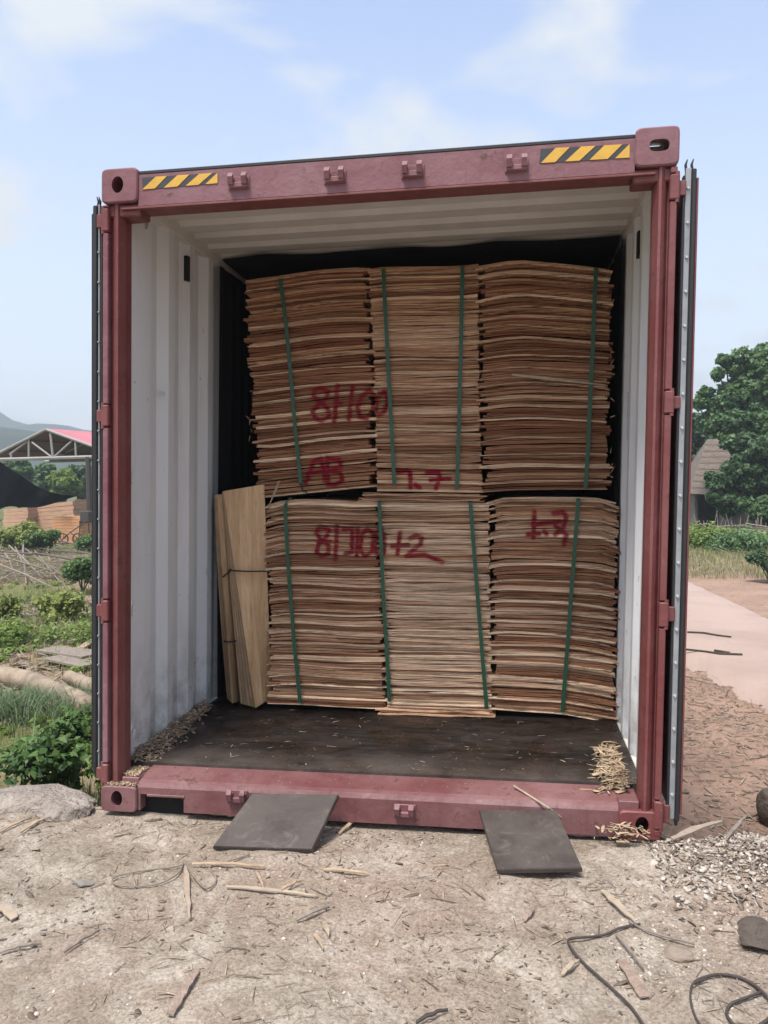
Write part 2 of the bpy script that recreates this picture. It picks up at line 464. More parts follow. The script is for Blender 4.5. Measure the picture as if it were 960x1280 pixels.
def m_dirt(name, ramp_z=True):
    m, nt, b = newmat(name)
    base = mix(nt, ramp(nt, noise(nt, 1.7, 6, .6), (.35, 0.), (.65, 1.)), (0.345, .280, .215), (0.235, .198, .150))
    pink = ramp(nt, noise(nt, .9, 4, .55), (.48, 0.), (.62, .6))
    c = mix(nt, pink, base, (0.37, .275, .215))
    lime = ramp(nt, noise(nt, 2.6, 9, .76, dist=1.0), (.46, 0.), (.66, .75))
    c = mix(nt, lime, c, (0.55, .49, .41))
    grit = noise(nt, 85, 5, .75)
    c = mix(nt, 1.0, c, ramp(nt, grit, (.3, .45), (.5, .95), (.72, 1.4)), 'MULTIPLY')
    dk = ramp(nt, noise(nt, 16, 7, .75, dist=1.0), (.60, 0.), (.70, .6))
    c = mix(nt, dk, c, (0.10, .085, .07))
    pb = ramp(nt, noise(nt, 38, 4, .6), (.66, 0.), (.72, .7))
    c = mix(nt, pb, c, (0.42, .38, .33))
    setc(nt, b, c); b.inputs['Roughness'].default_value = .95; b.inputs['Specular IOR Level'].default_value = .15
    h = nt.nodes.new('ShaderNodeMath'); h.operation = 'ADD'
    nt.links.new(noise(nt, 24, 8, .72, dist=.4), h.inputs[0]); nt.links.new(grit, h.inputs[1])
    bump(nt, b, h.outputs[0], .7, .016)
    return m
DIRT = m_dirt('dusty_ramp_dirt')

def m_ground():
    m, nt, b = newmat('yard_ground')
    pos = nt.nodes.new('ShaderNodeNewGeometry').outputs['Position']
    c = mix(nt, ramp(nt, noise(nt, .9, 6, .6), (.4, 0.), (.62, 1.)), (0.37, .25, .185), (0.29, .195, .145))
    c = mix(nt, ramp(nt, noise(nt, 9, 7, .72, dist=1.), (.5, 0.), (.64, .7)), c, (0.17, .12, .085))
    c = mix(nt, ramp(nt, noise(nt, 17, 6, .7, sc=(1, .6, 1), dist=2), (.60, 0.), (.68, .8)), c, (0.50, .38, .27))
    sx = nt.nodes.new('ShaderNodeSeparateXYZ'); nt.links.new(pos, sx.inputs[0])
    gl = N(nt, 'ShaderNodeMapRange'); gl.inputs['From Min'].default_value = -1.2; gl.inputs['From Max'].default_value = -2.6
    nt.links.new(sx.outputs['X'], gl.inputs['Value'])
    gm = N(nt, 'ShaderNodeMath', operation='MULTIPLY'); nt.links.new(gl.outputs[0], gm.inputs[0])
    nt.links.new(ramp(nt, noise(nt, .55, 5, .6), (.36, .1), (.52, .9)), gm.inputs[1])
    gcol = mix(nt, noise(nt, 12, 6, .7), (0.055, .085, .025), (0.20, .20, .075))
    c = mix(nt, gm.outputs[0], c, gcol)
    far = N(nt, 'ShaderNodeMapRange'); far.inputs['From Min'].default_value = 24; far.inputs['From Max'].default_value = 30
    nt.links.new(sx.outputs['Y'], far.inputs['Value'])
    c = mix(nt, far.outputs[0], c, mix(nt, noise(nt, .3, 6, .7), (0.06, .085, .03), (0.16, .16, .07)))
    setc(nt, b, c); b.inputs['Roughness'].default_value = .95; b.inputs['Specular IOR Level'].default_value = .1
    bump(nt, b, noise(nt, 10, 8, .75, dist=.5), .8, .05)
    return m
GROUND = m_ground()
def m_road():
    m, nt, b = newmat('pale_concrete_road')
    c = mix(nt, ramp(nt, noise(nt, .8, 5), (.4, 0.), (.7, 1.)), (0.38, .285, .235), (0.31, .225, .185))
    c = mix(nt, ramp(nt, noise(nt, 7, 7, .7, sc=(1, .3, 1)), (.6, 0.), (.72, .5)), c, (0.22, .16, .13))
    setc(nt, b, c); b.inputs['Roughness'].default_value = .9
    bump(nt, b, noise(nt, 25, 6), .3, .01)
    return m
ROAD = m_road()
ROCK = m_plain('pale_rock', (0.42, .36, .30), .95, .5, 9, bs=1., bd=.04)
ROCKW = m_plain('white_rubble', (0.62, .585, .52), .95, .35, 8, bs=.6, bd=.01)
ROCKD = m_plain('dark_stone', (0.095, .075, .06), .9, .4, 9, bs=.8, bd=.015)
def m_plate():
    m, nt, b = newmat('grey_ramp_plate')
    c = mix(nt, ramp(nt, noise(nt, 4, 7, .7), (.35, 0.), (.65, 1.)), (0.043, .034, .030), (0.072, .058, .050))
    c = mix(nt, ramp(nt, noise(nt, 9, 8, .75, dist=1.5), (.54, 0.), (.66, .55)), c, (0.14, .115, .10))
    c = mix(nt, ramp(nt, noise(nt, 30, 5, .7, sc=(.15, 2.5, 1)), (.66, 0.), (.72, .5)), c, (0.26, .23, .20))
    c = mix(nt, ramp(nt, noise(nt, 70, 3), (.68, 0.), (.74, .6)), c, (0.03, .026, .024))
    setc(nt, b, c); nt.links.new(ramp(nt, noise(nt, 8), (.3, .4), (.7, .8)), b.inputs['Roughness'])
    bump(nt, b, noise(nt, 20, 7, .7), .4, .005)
    return m
PLATE = m_plate()
LOG = m_plain('peeled_log', (0.36, .28, .20), .85, .6, 5, sc=(1, 1, 1), bs=.5, bd=.01)
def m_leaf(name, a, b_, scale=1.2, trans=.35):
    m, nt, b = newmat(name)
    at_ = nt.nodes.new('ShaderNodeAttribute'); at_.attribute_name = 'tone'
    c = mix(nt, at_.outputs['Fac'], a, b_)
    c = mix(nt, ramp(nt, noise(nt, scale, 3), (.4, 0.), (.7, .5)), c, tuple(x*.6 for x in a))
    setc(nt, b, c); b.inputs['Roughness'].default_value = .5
    b.inputs['Specular IOR Level'].default_value = .3
    t = nt.nodes.new('ShaderNodeBsdfTranslucent'); nt.links.new(c, t.inputs['Color'])
    ms = nt.nodes.new('ShaderNodeMixShader'); ms.inputs[0].default_value = trans
    out = nt.nodes['Material Output']
    nt.links.new(b.outputs[0], ms.inputs[1]); nt.links.new(t.outputs[0], ms.inputs[2]); nt.links.new(ms.outputs[0], out.inputs['Surface'])
    return m
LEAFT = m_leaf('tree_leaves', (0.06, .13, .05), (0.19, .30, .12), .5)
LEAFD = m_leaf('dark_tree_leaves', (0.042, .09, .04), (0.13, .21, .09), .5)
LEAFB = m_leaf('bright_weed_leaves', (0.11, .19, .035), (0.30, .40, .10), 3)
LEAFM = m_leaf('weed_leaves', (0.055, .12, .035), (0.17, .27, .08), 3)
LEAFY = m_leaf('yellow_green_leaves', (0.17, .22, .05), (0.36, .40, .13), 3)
GRASS = m_leaf('grass_blades', (0.13, .17, .055), (0.36, .37, .16), 2)
BARK = m_plain('bark', (0.055, .045, .035), .9, .4, 6, bs=.6, bd=.02)

# ================================================================== THE SETTING
# ---- lower yard ground: one sheet to the horizon
def axis_pts(segs):
    out = [segs[0][0]]
    for a, b, n in segs:
        out += list(np.linspace(a, b, n+1)[1:])
    return np.array(out)
GZ = -1.1
def ground_z(x, y):
    z = GZ + 0*x
    # grown-over bank left of the container
    bank = np.clip((3.6 - y)/3.4, 0, 1)*np.clip((-1.25 - x)/.9, 0, 1)
    z = z + .72*bank*bank
    bank2 = np.clip((1.5 - y)/1.5, 0, 1)*np.clip((x-1.25)/.5, 0, 1)
    z = z + .25*bank2
    w = np.clip(np.hypot(x, y)/6, 0, 1)
    z = z + fbm(x*.7, y*.7, 4, 3)*.16*np.clip(1-(np.abs(x-4)<3)*.8, 0, 1) + fbm(x*4, y*4, 3, 9)*.05
    return z
xs = axis_pts([(-900, -60, 14), (-60, -14, 30), (-14, -1, 130), (-1, 2, 8), (2, 9, 70), (9, 40, 30), (40, 900, 14)])
ys = axis_pts([(-300, -8, 10), (-8, 0, 8), (0, 14, 140), (14, 45, 60), (45, 900, 24)])
X, Y = np.meshgrid(xs, ys)
Z = ground_z(X, Y)
nx, ny = len(xs), len(ys)
idx = np.arange(nx*ny).reshape(ny, nx)
F = np.stack([idx[:-1,:-1], idx[:-1,1:], idx[1:,1:], idx[1:,:-1]], -1).reshape(-1, 4)
ground = np_obj('ground', np.stack([X, Y, Z], -1).reshape(-1, 3), F, GROUND, smooth=True)
tag(ground, kind='structure')

# ---- raised dirt ramp at the container's mouth
def edge_y(x):
    return .10 + .10*np.clip((-x-1.2)/.7, 0, 1) - .13*np.clip((x-1.0)/.3, 0, 1) + fbm(x*2.3, x*0+3.3, 4, 21)*.10 + fbm(x*14, x*0+1.3, 3, 25)*.035
def ramp_z(x, y):
    h = fbm(x*1.3, y*1.3, 3, 31)*.05 + fbm(x*6, y*6, 4, 33)*.035 + fbm(x*26, y*26, 3, 35)*.014
    near = np.clip(1-np.abs(y-0.03)/.22, 0, 1)*(np.abs(x) < 1.35)
    h = h*(1-.85*near) - .012*near
    # rubble heap at the right lip
    d = np.hypot((x-1.62)/.42, (y+.17)/.22)
    h = h + .055*np.exp(-d*d) 
    h = h - .012
    return h
xs = axis_pts([(-14, -2.6, 20), (-2.6, -1.5, 40), (-1.5, 1.95, 300), (1.95, 3.2, 40), (3.2, 9, 12)])
tt = np.concatenate([np.linspace(0, 1.6, 135), 1.6 + np.cumsum(np.linspace(.02, 1.0, 14))])   # distance behind the edge
skirt = [(.03, -.05), (.07, -.16), (.12, -.35), (.2, -.6), (.32, -.9), (.5, -1.35)]
X = []; Y = []; Z = []
rowsx = []
E_ = edge_y(xs)
P = []
for k, (dy, dz) in enumerate(reversed(skirt)):
    jit = fbm(xs*7, xs*0+k*1.7, 3, 40+k)*.08
    P.append(np.stack([xs, E_+dy+jit*.6, ramp_z(xs, E_)+dz+jit*.4], -1))
for t in tt:
    P.append(np.stack([xs, E_-t, ramp_z(xs, E_-t) - .012*max(0, 1-t/.03)], -1))
P = np.array(P)
ny, nx = P.shape[:2]
idx = np.arange(nx*ny).reshape(ny, nx)
F = np.stack([idx[1:,:-1], idx[1:,1:], idx[:-1,1:], idx[:-1,:-1]], -1).reshape(-1, 4)
ramp_o = np_obj('dirt_ramp', P.reshape(-1, 3), F, DIRT, smooth=True)
tag(ramp_o, kind='structure')
def rz(x, y):
    return float(ramp_z(np.array([float(x)]), np.array([float(y)]))[0])
def gz(x, y):
    return float(ground_z(np.array([float(x)]), np.array([float(y)]))[0])
def gpx(u, v, lift=0.0):
    """point on the ramp surface under photo pixel (u, v)"""
    p = at(u, v, 2, 0.0)
    for _ in range(3): p = at(u, v, 2, rz(p.x, p.y)+lift)
    return p
def lpx(u, v, lift=0.0):
    """point on the lower ground under photo pixel (u, v)"""
    p = at(u, v, 2, GZ)
    for _ in range(4): p = at(u, v, 2, .5*p.z + .5*(gz(p.x, p.y)+lift))
    return p

# ---- pale concrete road crossing behind to the right
ra = [at(u, v, 2, GZ) for u, v in ((1100, 1003), (960, 905), (905, 868), (851, 837))]
rb = [at(u, v, 2, GZ) for u, v in ((1100, 838), (960, 772), (905, 745), (857, 724))]
def ext(L, k): return L + [L[-1] + (L[-1]-L[-2]).normalized()*k]
ra = [ra[0]+(ra[0]-ra[1])*2] + ra; rb = [rb[0]+(rb[0]-rb[1])*2] + rb
ra = ra + [Vector((1.3, 12.9, GZ)), Vector((-3.5, 24, GZ))]
rb = rb + [Vector((4.6, 23.0, GZ)), Vector((1.5, 34, GZ))]
V = []; F = []
m_ = 40
def lerp_poly(L, t):
    s = t*(len(L)-1); i = min(int(s), len(L)-2); return L[i].lerp(L[i+1], s-i)
for i in range(m_+1):
    a, b = lerp_poly(ra, i/m_), lerp_poly(rb, i/m_)
    for j in range(9):
        p = a.lerp(b, j/8)
        e = (vnoise(np.array([i*1.3]), np.array([j*3.]), 5)[0]-.5)*(.25 if j in (0, 8) else 0)
        V.append((p.x+e, p.y+e, GZ + .105 + (0 if 0 < j < 8 else -.16)))
for i in range(m_):
    for j in range(8):
        F.append((i*9+j, i*9+j+1, (i+1)*9+j+1, (i+1)*9+j))
road = np_obj('road', np.array(V), np.array(F), ROAD, smooth=True)
tag(road, kind='structure')

# ---- hills
def ridge(name, d, prof, mat, thick=160):
    V = []; F = []
    n = 160
    us = np.linspace(-900, 1900, n)
    pu, pv = zip(*prof)
    for i, u in enumerate(us):
        top = np.interp(u, pu, pv) + fbm(np.array([u/40.]), np.array([2.]), 4, 77)[0]*10
        p = at(float(u), float(top), 1, d)
        for k in range(8):
            f = k/7
            zz = GZ - 2 + (p.z - GZ + 2)*(math.sin(f*math.pi/2))
            V.append((p.x*(1-.03*(1-f)), d - thick*(1-f) + fbm(np.array([u/25.]), np.array([k*.8]), 3, 5)[0]*30*(k<7), zz))
        V.append((p.x, d+thick, GZ-2))
    for i in range(n-1):
        for k in range(8):
            F.append((i*9+k, (i+1)*9+k, (i+1)*9+k+1, i*9+k+1))
    o = np_obj(name, np.array(V), np.array(F), mat, smooth=True)
    return tag(o, kind='structure')
HILL = m_plain('wooded_hill', (0.035, .06, .035), .95, .55, .05, bs=0)
ridge('hills', 620, [(-900, 560), (-200, 500), (-40, 505), (0, 517), (18, 528), (45, 532), (75, 531), (118, 537), (200, 545), (500, 560), (900, 560), (1300, 540), (1900, 560)], HILL)
ridge('hills', 330, [(-900, 560), (-60, 540), (0, 536), (40, 538), (80, 545), (118, 552), (300, 575), (900, 585), (1900, 570)], HILL, 90)

# ================================================================== THE CONTAINER
H = 2.87; L = 12.19; HW = 1.219
cont = empty('shipping_container', (0, 0, 0), 'open maroon shipping container with corrugated grey-white inside, loaded with veneer', 'shipping container')
def cpart(name, mb, mat, parent=None, smooth=False):
    return part(name, mb, mat, parent or cont, sheared=True, smooth=smooth)

# corner castings with their oval holes
def casting(sx, z0, z1, yb, hole):
    w = .170; y0 = yb; y1 = yb+.16
    xa, xb = (-HW-.004, -HW-.004+w) if sx < 0 else (HW+.004-w, HW+.004)
    mb = MB()
    cx = (xa+xb)/2 - sx*(-.008); cz = z0 + (z1-z0)*.52
    n = 56
    outer = []; inner = []; 
    hw_, hh_ = (w/2, (z1-z0)/2)
    for k in range(n):
        a = 2*math.pi*k/n + math.pi/n
        ca, sa = math.cos(a), math.sin(a)
        # rounded rectangle outline
        e = 9.0
        r = (abs(ca)**e + abs(sa)**e)**(-1/e)
        outer.append(((xa+xb)/2 + hw_*r*ca, z0 + (z1-z0)/2 + hh_*r*sa))
        if hole == 'slot':
            r2 = (abs(ca)**3 + abs(sa)**3)**(-1/3); inner.append((cx + .038*r2*ca, cz + .024*r2*sa))
        else:
            inner.append((cx + .027*ca, cz + .036*sa))
    vs = [(x, y0+.006, z) for x, z in outer]
    oc = [((xa+xb)/2 + (x-(xa+xb)/2)*.94, z0+(z1-z0)/2 + (z-z0-(z1-z0)/2)*.92) for x, z in outer]
    vs += [(x, y0, z) for x, z in oc]
    vs += [(x, y0, z) for x, z in inner]
    vs += [(x, y0+.014, z) for x, z in inner]
    vs += [(cx+(x-cx)*1.25, y0+.03, cz+(z-cz)*1.25) for x, z in inner]
    vs += [(cx+(x-cx)*1.25, (y1 if hole == 'slot' else y0+.13), cz+(z-cz)*1.25+(.030 if hole == 'slot' else 0)) for x, z in inner]
    vs += [(x, y1, z) for x, z in outer]
    fs = []
    for r_ in ((0, 1), (1, 2), (2, 3), (3, 4), (4, 5)):
        for k in range(n):
            fs.append((r_[0]*n+k, r_[0]*n+(k+1) % n, r_[1]*n+(k+1) % n, r_[1]*n+k))
    for k in range(n): fs.append((k, 6*n+k, 6*n+(k+1) % n, (k+1) % n))
    if hole == 'slot':
        for k in range(n): fs.append((5*n+k, 5*n+(k+1) % n, 6*n+(k+1) % n, 6*n+k))
    else:
        fs.append(tuple(5*n+k for k in range(n))); fs.append(tuple(6*n+k for k in range(n)))
    mb.add(vs, fs)
    return cpart('corner_casting', mb, RED if z0 < 1 and sx > 0 else REDS if z0 < 1 else REDF)
casting(-1, H-.150, H, -.012, 'oval')
casting(1, H-.150, H+.004, -.012, 'slot')
casting(-1, 0, .118, -.012, 'oval')
casting(1, 0, .118, -.004, 'oval')
for sx in (-1, 1):
    for z0 in (0, H-.118):
        mb = MB(); xa = -HW if sx < 0 else HW-.17
        mb.box(xa, xa+.17, L-.16, L, z0, z0+.118, .008); cpart('corner_casting', mb, RED)

# corner posts: outer hinge strip, groove, folded main post
for sx in (-1, 1):
    z0, z1 = .118, H-.150
    mb = MB()
    s = lambda x: sx*x
    prof = [(1.219, .03), (1.190, .035), (1.176, .014), (1.160, 0.0), (1.150, .004), (1.136, .05), (1.136, .105), (1.172, .125), (1.172, .15), (1.219, .15)]
    base = [(s(x), y, z0) for x, y in prof]
    mb.quadbox(base, (0, 0, z1-z0))
    cpart('corner_post', mb, RED)
    # filler plates under the upper castings
    mb = MB(); mb.box(min(s(1.213), s(1.05)), max(s(1.213), s(1.05)), .012, .12, H-.205, H-.152, .006); cpart('gusset', mb, RED)
    mb = MB(); mb.box(min(s(1.219), s(1.172)), max(s(1.219), s(1.172)), L-.15, L, z0, z1); cpart('corner_post', mb, RED)
    # hinge strip segments and hinge lugs
    lugs = [(2.60, 2.70), (1.74, 1.835), (.865, .96), (.125, .215)] if sx < 0 else [(2.585, 2.685), (1.74, 1.83), (.88, .98), (.05, .165)]
    lugs = sorted(lugs); zc = .07
    segs = []; prev = .118 if sx < 0 else .02
    for a, b in lugs:
        if a - prev > .02: segs.append((prev, a-.006))
        prev = b+.006
    segs.append((prev, H-.155))
    for a, b in segs:
        mb = MB(); xa, xb = sorted((s(1.219), s(1.193))); mb.box(xa, xb, -.006, .034, a, b, .003); cpart('hinge_strip', mb, REDF if sx < 0 else RED)
    for a, b in lugs:
        mb = MB(); xa, xb = sorted((s(1.228 if sx > 0 else 1.221), s(1.191))); mb.box(xa, xb, -.011, .03, a, b, .005)
        mb.cyl((s(1.219), -.001, a-.010), (s(1.219), -.001, b+.010), .009, 8)
        if sx > 0: mb.box(1.222, 1.256, .010, .026, a+.02, b-.02, .003)
        else: mb.box(-1.252, -1.222, .0, .018, a+.02, b-.02, .003)
        cpart('hinge', mb, RED)

# door header
mb = MB()
prof = [(0.0, 2.703), (0.012, 2.697), (.115, 2.697), (.115, 2.838), (0.0, 2.838)]
mb.quadbox([(-HW+.165, y, z) for y, z in prof], (2*HW-.33, 0, 0))
header = cpart('door_header', mb, REDF)
mb = MB(); mb.box(-HW+.165, HW-.165, .002, .115, 2.8395, 2.856, .004); cpart('drip_rail', mb, RUBBER)
mb = MB(); mb.box(-1.135, 1.135, -.003, .110, 2.690, 2.7, .002); cpart('header_lip', mb, RED)

def pxf(u, v, y=0.0):
    p = at(u, v, 1, y); return Vector((p.x - SHEAR*(p.z-1.45), y, p.z))
def sticker(c4, spans):
    """c4: photo corners TL TR BR BL; spans: yellow stripes as (bottom-left, bottom-right, top-left, top-right) fractions"""
    y = -.002
    TL, TR, BR, BL = [pxf(u, v, y) for u, v in c4]
    zmin = 2.836
    mb = MB(); mb.quadbox([TL, TR, BR, BL], (0, .0025, 0)); st = cpart('hazard_sticker', mb, HBLK, header)
    for i, (a, b, c, d) in enumerate(spans):
        pts = [BL.lerp(BR, a), BL.lerp(BR, b), TL.lerp(TR, d), TL.lerp(TR, c)]
        if abs(c-d) < 1e-4: pts = pts[:3]
        pts = [p + Vector((0, -.0015, 0)) for p in pts]
        mb = MB(); mb.quadbox(pts, (0, .0014, 0)); cpart('yellow_stripe', mb, YEL, header)
sticker(((178,222),(272,216),(272,229),(178,237)), [(.0,.17,.18,.33),(.29,.47,.47,.63),(.58,.75,.76,.93),(.84,1.,1.,1.)])
sticker(((676,186),(787,180),(787,197),(674,204)), [(.02,.18,.17,.33),(.29,.45,.46,.62),(.56,.76,.72,.92),(.84,1.,1.,1.)])

# locking bar keepers: a U of steel with two horns
def keeper(u, v, up=True, y=0.0, parent=None):
    p = pxf(u, v, y); x, z = p.x, p.z
    mb = MB()
    for s_ in (-1, 1):
        xo = x + s_*.030
        a, b = sorted((xo - .011, xo + .011))
        mb.quadbox([(a, y+.001, z-.022), (a, y-.030, z-.016), (a, y-.040, z+.014), (a, y-.026, z+.034), (a, y-.020, z+.010), (a, y+.001, z+.016)], (b-a, 0, 0))
    mb.box(x-.042, x+.042, y-.022, y+.001, z-.028, z-.004, .004)
    mb.box(x-.048, x+.048, y-.006, y+.001, z-.030, z+.024, .002)
    cpart('locking_bar_keeper', mb, REDF, parent)
for u, v in ((299,228),(419,221),(516,214),(646,206)): keeper(u, v, parent=header)

# sill
mb = MB()
SY0, SY1 = .006, .17
prof = [(SY0, .006), (SY0, .112), (SY0+.012, .132), (SY0+.03, .140), (SY1, .158), (SY1, .006)]
xa = -HW+.166; xb = HW-.166; fa, fb = pxf(184, 1000).x, pxf(229, 1000).x
mb.quadbox([(fb, y, z) for y, z in prof], (xb-fb, 0, 0))
prof2 = [(SY0, .082), (SY0, .112), (SY0+.012, .132), (SY0+.03, .140), (SY1, .158), (SY1, .082)]
mb.quadbox([(xa, y, z) for y, z in prof2], (fb-xa-.0005, 0, 0))
mb.box(xa, xa+.012, SY0+.001, SY1, .006, .081)
sill = cpart('door_sill', mb, REDS)
mb = MB(); mb.box(fa-.06, fb+.02, .06, .5, -.08, .0815); cpart('fork_pocket', mb, BLACK)
mb = MB(); mb.box(fa-.004, fb+.004, SY0-.004, SY0+.02, .072, .083, .002); cpart('pocket_lip', mb, REDS, sill)
for u, v in ((297,994),(506,1012)): keeper(u, v, y=SY0, parent=sill)
for x in (-.17, .62): 
    q = MB(); keeper_u = None
# threshold plates beside the posts and the floor
mb = MB(); mb.box(-1.136, -HW+.1655, .02, SY1, .1, .150, .003); cpart('threshold_plate', mb, REDS)
mb = MB(); mb.box(HW-.1655, 1.136, .02, SY1, .1, .150, .003); cpart('threshold_plate', mb, REDS)
mb = MB(); mb.box(-1.172, 1.172, SY1+.002, L-.06, .10, .17); floor = cpart('floor_deck', mb, FLOOR)
mb = MB(); mb.box(-1.15, 1.15, .16, L-.1, .03, .099); cpart('underframe', mb, RED)

# corrugated side walls
def wall(sx):
    per, d = .278, .036
    xi, xo = 1.176, 1.176+d
    pts = [(xi, .105), (xi, .40)]
    y = .40
    while y < L-.30:
        pts += [(xo, y+.068), (xo, y+.068+.070), (xi, y+.068*2+.070), (xi, min(y+per, L-.1))]; y += per
    pts.append((xi, L-.1))
    mb = MB(); V = []; F = []
    z0, z1 = .158, 2.80
    for x, yy in pts: V += [(sx*x, yy, z0), (sx*x, yy, z1), (sx*(x+.002), yy, z1), (sx*(x+.002), yy, z0)]
    for i in range(len(pts)-1):
        for k in range(4): F.append((i*4+k, (i+1)*4+k, (i+1)*4+(k+1) % 4, i*4+(k+1) % 4))
    mb.add(V, F)
    w = cpart('side_wall', mb, WHITE)
    # white skin inside, red outside
    w.data.materials.append(RED)
    mb = MB(); a, b = sorted((sx*1.172, sx*1.219)); mb.box(a, b, .151, L-.16, 2.79, 2.866, .004); cpart('top_rail', mb, CEIL)
    mb = MB(); a, b = sorted((sx*1.178, sx*1.219)); mb.box(a, b, .171, L-.16, .01, .157, .004); cpart('bottom_rail', mb, CEIL)
    return w
for sx in (-1, 1):
    w = wall(sx)
    me = w.data
    for i_, p in enumerate(me.polygons):
        if i_ % 4 == 2: p.material_index = 1      # outer skin is maroon
# dark slots high on both walls and a lashing ring
def wall_slot(u, v, sx, dz, dy):
    p = at(u, v, 0, sx*1.178 + SHEAR*1.15)
    mb = MB(); x = sx*1.1745
    a, b = sorted((x, x+sx*.03)); mb.box(a, b, p.y-dy/2, p.y+dy/2, p.z-dz/2, p.z+dz/2); cpart('vent_slot', mb, BLACK)
wall_slot(235, 336, -1, .135, .036)
wall_slot(797, 306, 1, .125, .045)
def ring(p, sx):
    mb = MB(); pts = []
    for k in range(13):
        a = 2*math.pi*k/12; pts.append((p.x + (-sx)*(.006+.005*math.sin(a)), p.y+.010*math.cos(a), p.z+.024*math.sin(a)))
    mb.tube(pts, .0035, 6, False); mb.box(min(p.x, p.x+sx*.02), max(p.x, p.x+sx*.02), p.y-.012, p.y+.012, p.z+.02, p.z+.05, .003)
    part('lashing_ring', mb, WHITE if p.z < 2.5 else GREYSTRIP, cont)
ring(at(182, 280, 0, -1.146), -1); ring(at(165, 597, 0, -1.172), -1); ring(at(166, 763, 0, -1.186), -1); ring(at(166, 918, 0, -1.2), -1)
# small grey marks: a worn label on the left wall, a vertical strip of illegible marks on the right
p = at(202, 491, 0, -1.176+SHEAR*.49)
mb = MB(); mb.box(-1.1755, -1.1735, p.y-.04, p.y+.04, p.z-.008, p.z+.008); cpart('wall_label', mb, m_plain('label_white', (.75, .76, .76), .5))
pa, pb = at(786, 490, 0, 1.19), at(784, 550, 0, 1.19)
mb = MB(); k = 0; z = pb.z
while z < pa.z:
    mb.box(1.1735, 1.1765, pa.y-.022+random.uniform(0, .006), pa.y+.006-random.uniform(0, .01), z, z+.006); z += .0125
cpart('wall_marks', mb, m_plain('faded_marks', (.30, .31, .32), .6))

# corrugated roof (ribs run across)
per, d = .209, .022
pts = [(.115, 2.842), (.20, 2.842)]; y = .20
while y < L-.25:
    pts += [(y+.03, 2.842+d), (y+.03+.06, 2.842+d), (y+.12, 2.842), (y+per, 2.842)]; y += per
pts.append((L-.05, 2.842))
mb = MB(); V = []; F = []
for yy, z in pts: V += [(-1.176, yy, z), (1.176, yy, z), (1.176, yy, z+.002), (-1.176, yy, z+.002)]
for i in range(len(pts)-1):
    for k in range(4): F.append((i*4+k, (i+1)*4+k, (i+1)*4+(k+1) % 4, i*4+(k+1) % 4))
mb.add(V, F); cpart('roof_panel', mb, CEIL)
mb = MB(); mb.box(-1.172, 1.172, L-.05, L-.02, .12, 2.84); cpart('front_wall', mb, WHITE)

# doors folded right back along the sides: edge of the leaf with its gasket strip
def door(sx):
    dr_z0, dr_z1 = (.085, 2.715) if sx > 0 else (.165, 2.73)
    if sx > 0: xi, xs0, xs1, xo = 1.256, 1.254, 1.277, 1.303
    else: xi, xs0, xs1, xo = 1.244, 1.247, 1.256, 1.284
    mb = MB(); a, b = sorted((sx*(xi+.002), sx*(xo-.002))); mb.box(a, b, .045, 1.21, dr_z0+.03, dr_z1-.02, .004)
    dr = cpart('door', mb, RED)
    mb = MB(); a, b = sorted((sx*xs0, sx*xs1)); mb.box(a, b, .022, .044, dr_z0, dr_z1, .002); strip_ = cpart('retainer_strip', mb, GREYSTRIP, dr)
    mb = MB(); a, b = sorted((sx*(xs1+.001), sx*(xo-.008))); mb.box(a, b, .012, .044, dr_z0-.008, dr_z1-.006, .004)
    a, b = sorted((sx*(xi-.012), sx*(xi-.0035))); mb.box(a, b, .016, .044, dr_z0+.02, dr_z1-.03, .002)
    # curled ends of the rubber gasket at the top
    for xx in (xs0+.004, xs1+.004):
        mb.tube([(sx*xx, .03, dr_z1-.01), (sx*(xx-.004), .028, dr_z1+.014), (sx*(xx+.002), .024, dr_z1+.034)], [.006, .005, .002], 6)
    mb.tube([(sx*(xs1+.006), .03, dr_z0), (sx*(xs1+.007), .026, dr_z0-.028)], [.010, .006], 6)
    cpart('gasket', mb, RUBBER, dr)
    n = 19; rm = m_plain('rivet_metal', (.55, .56, .57), .4, .2, 9, .4)
    for k in range(n):
        z = dr_z0+.10 + (dr_z1-dr_z0-.18)*k/(n-1); xx = sx*(xs0+xs1)/2
        mb = MB(); mb.cyl((xx, .0225, z), (xx, .014, z), .0075 if sx > 0 else .004, 8, .005 if sx > 0 else .003); cpart('rivet', mb, rm, dr)
    mb = MB(); a, b = sorted((sx*(xo-.006), sx*(xo+.002))); mb.box(a, b, .020, .045, dr_z0+.02, dr_z1-.04, .002); cpart('edge_angle', mb, RED if sx > 0 else RUBBER, dr)
    # locking rods on the outer face, now towards the container
    for yy in (.45, .95):
        mb = MB(); mb.cyl((sx*(xi-.018), yy, dr_z0-.02), (sx*(xi-.018), yy, dr_z1+.01), .014, 8); cpart('locking_rod', mb, GREYSTRIP, dr)
door(1); door(-1)

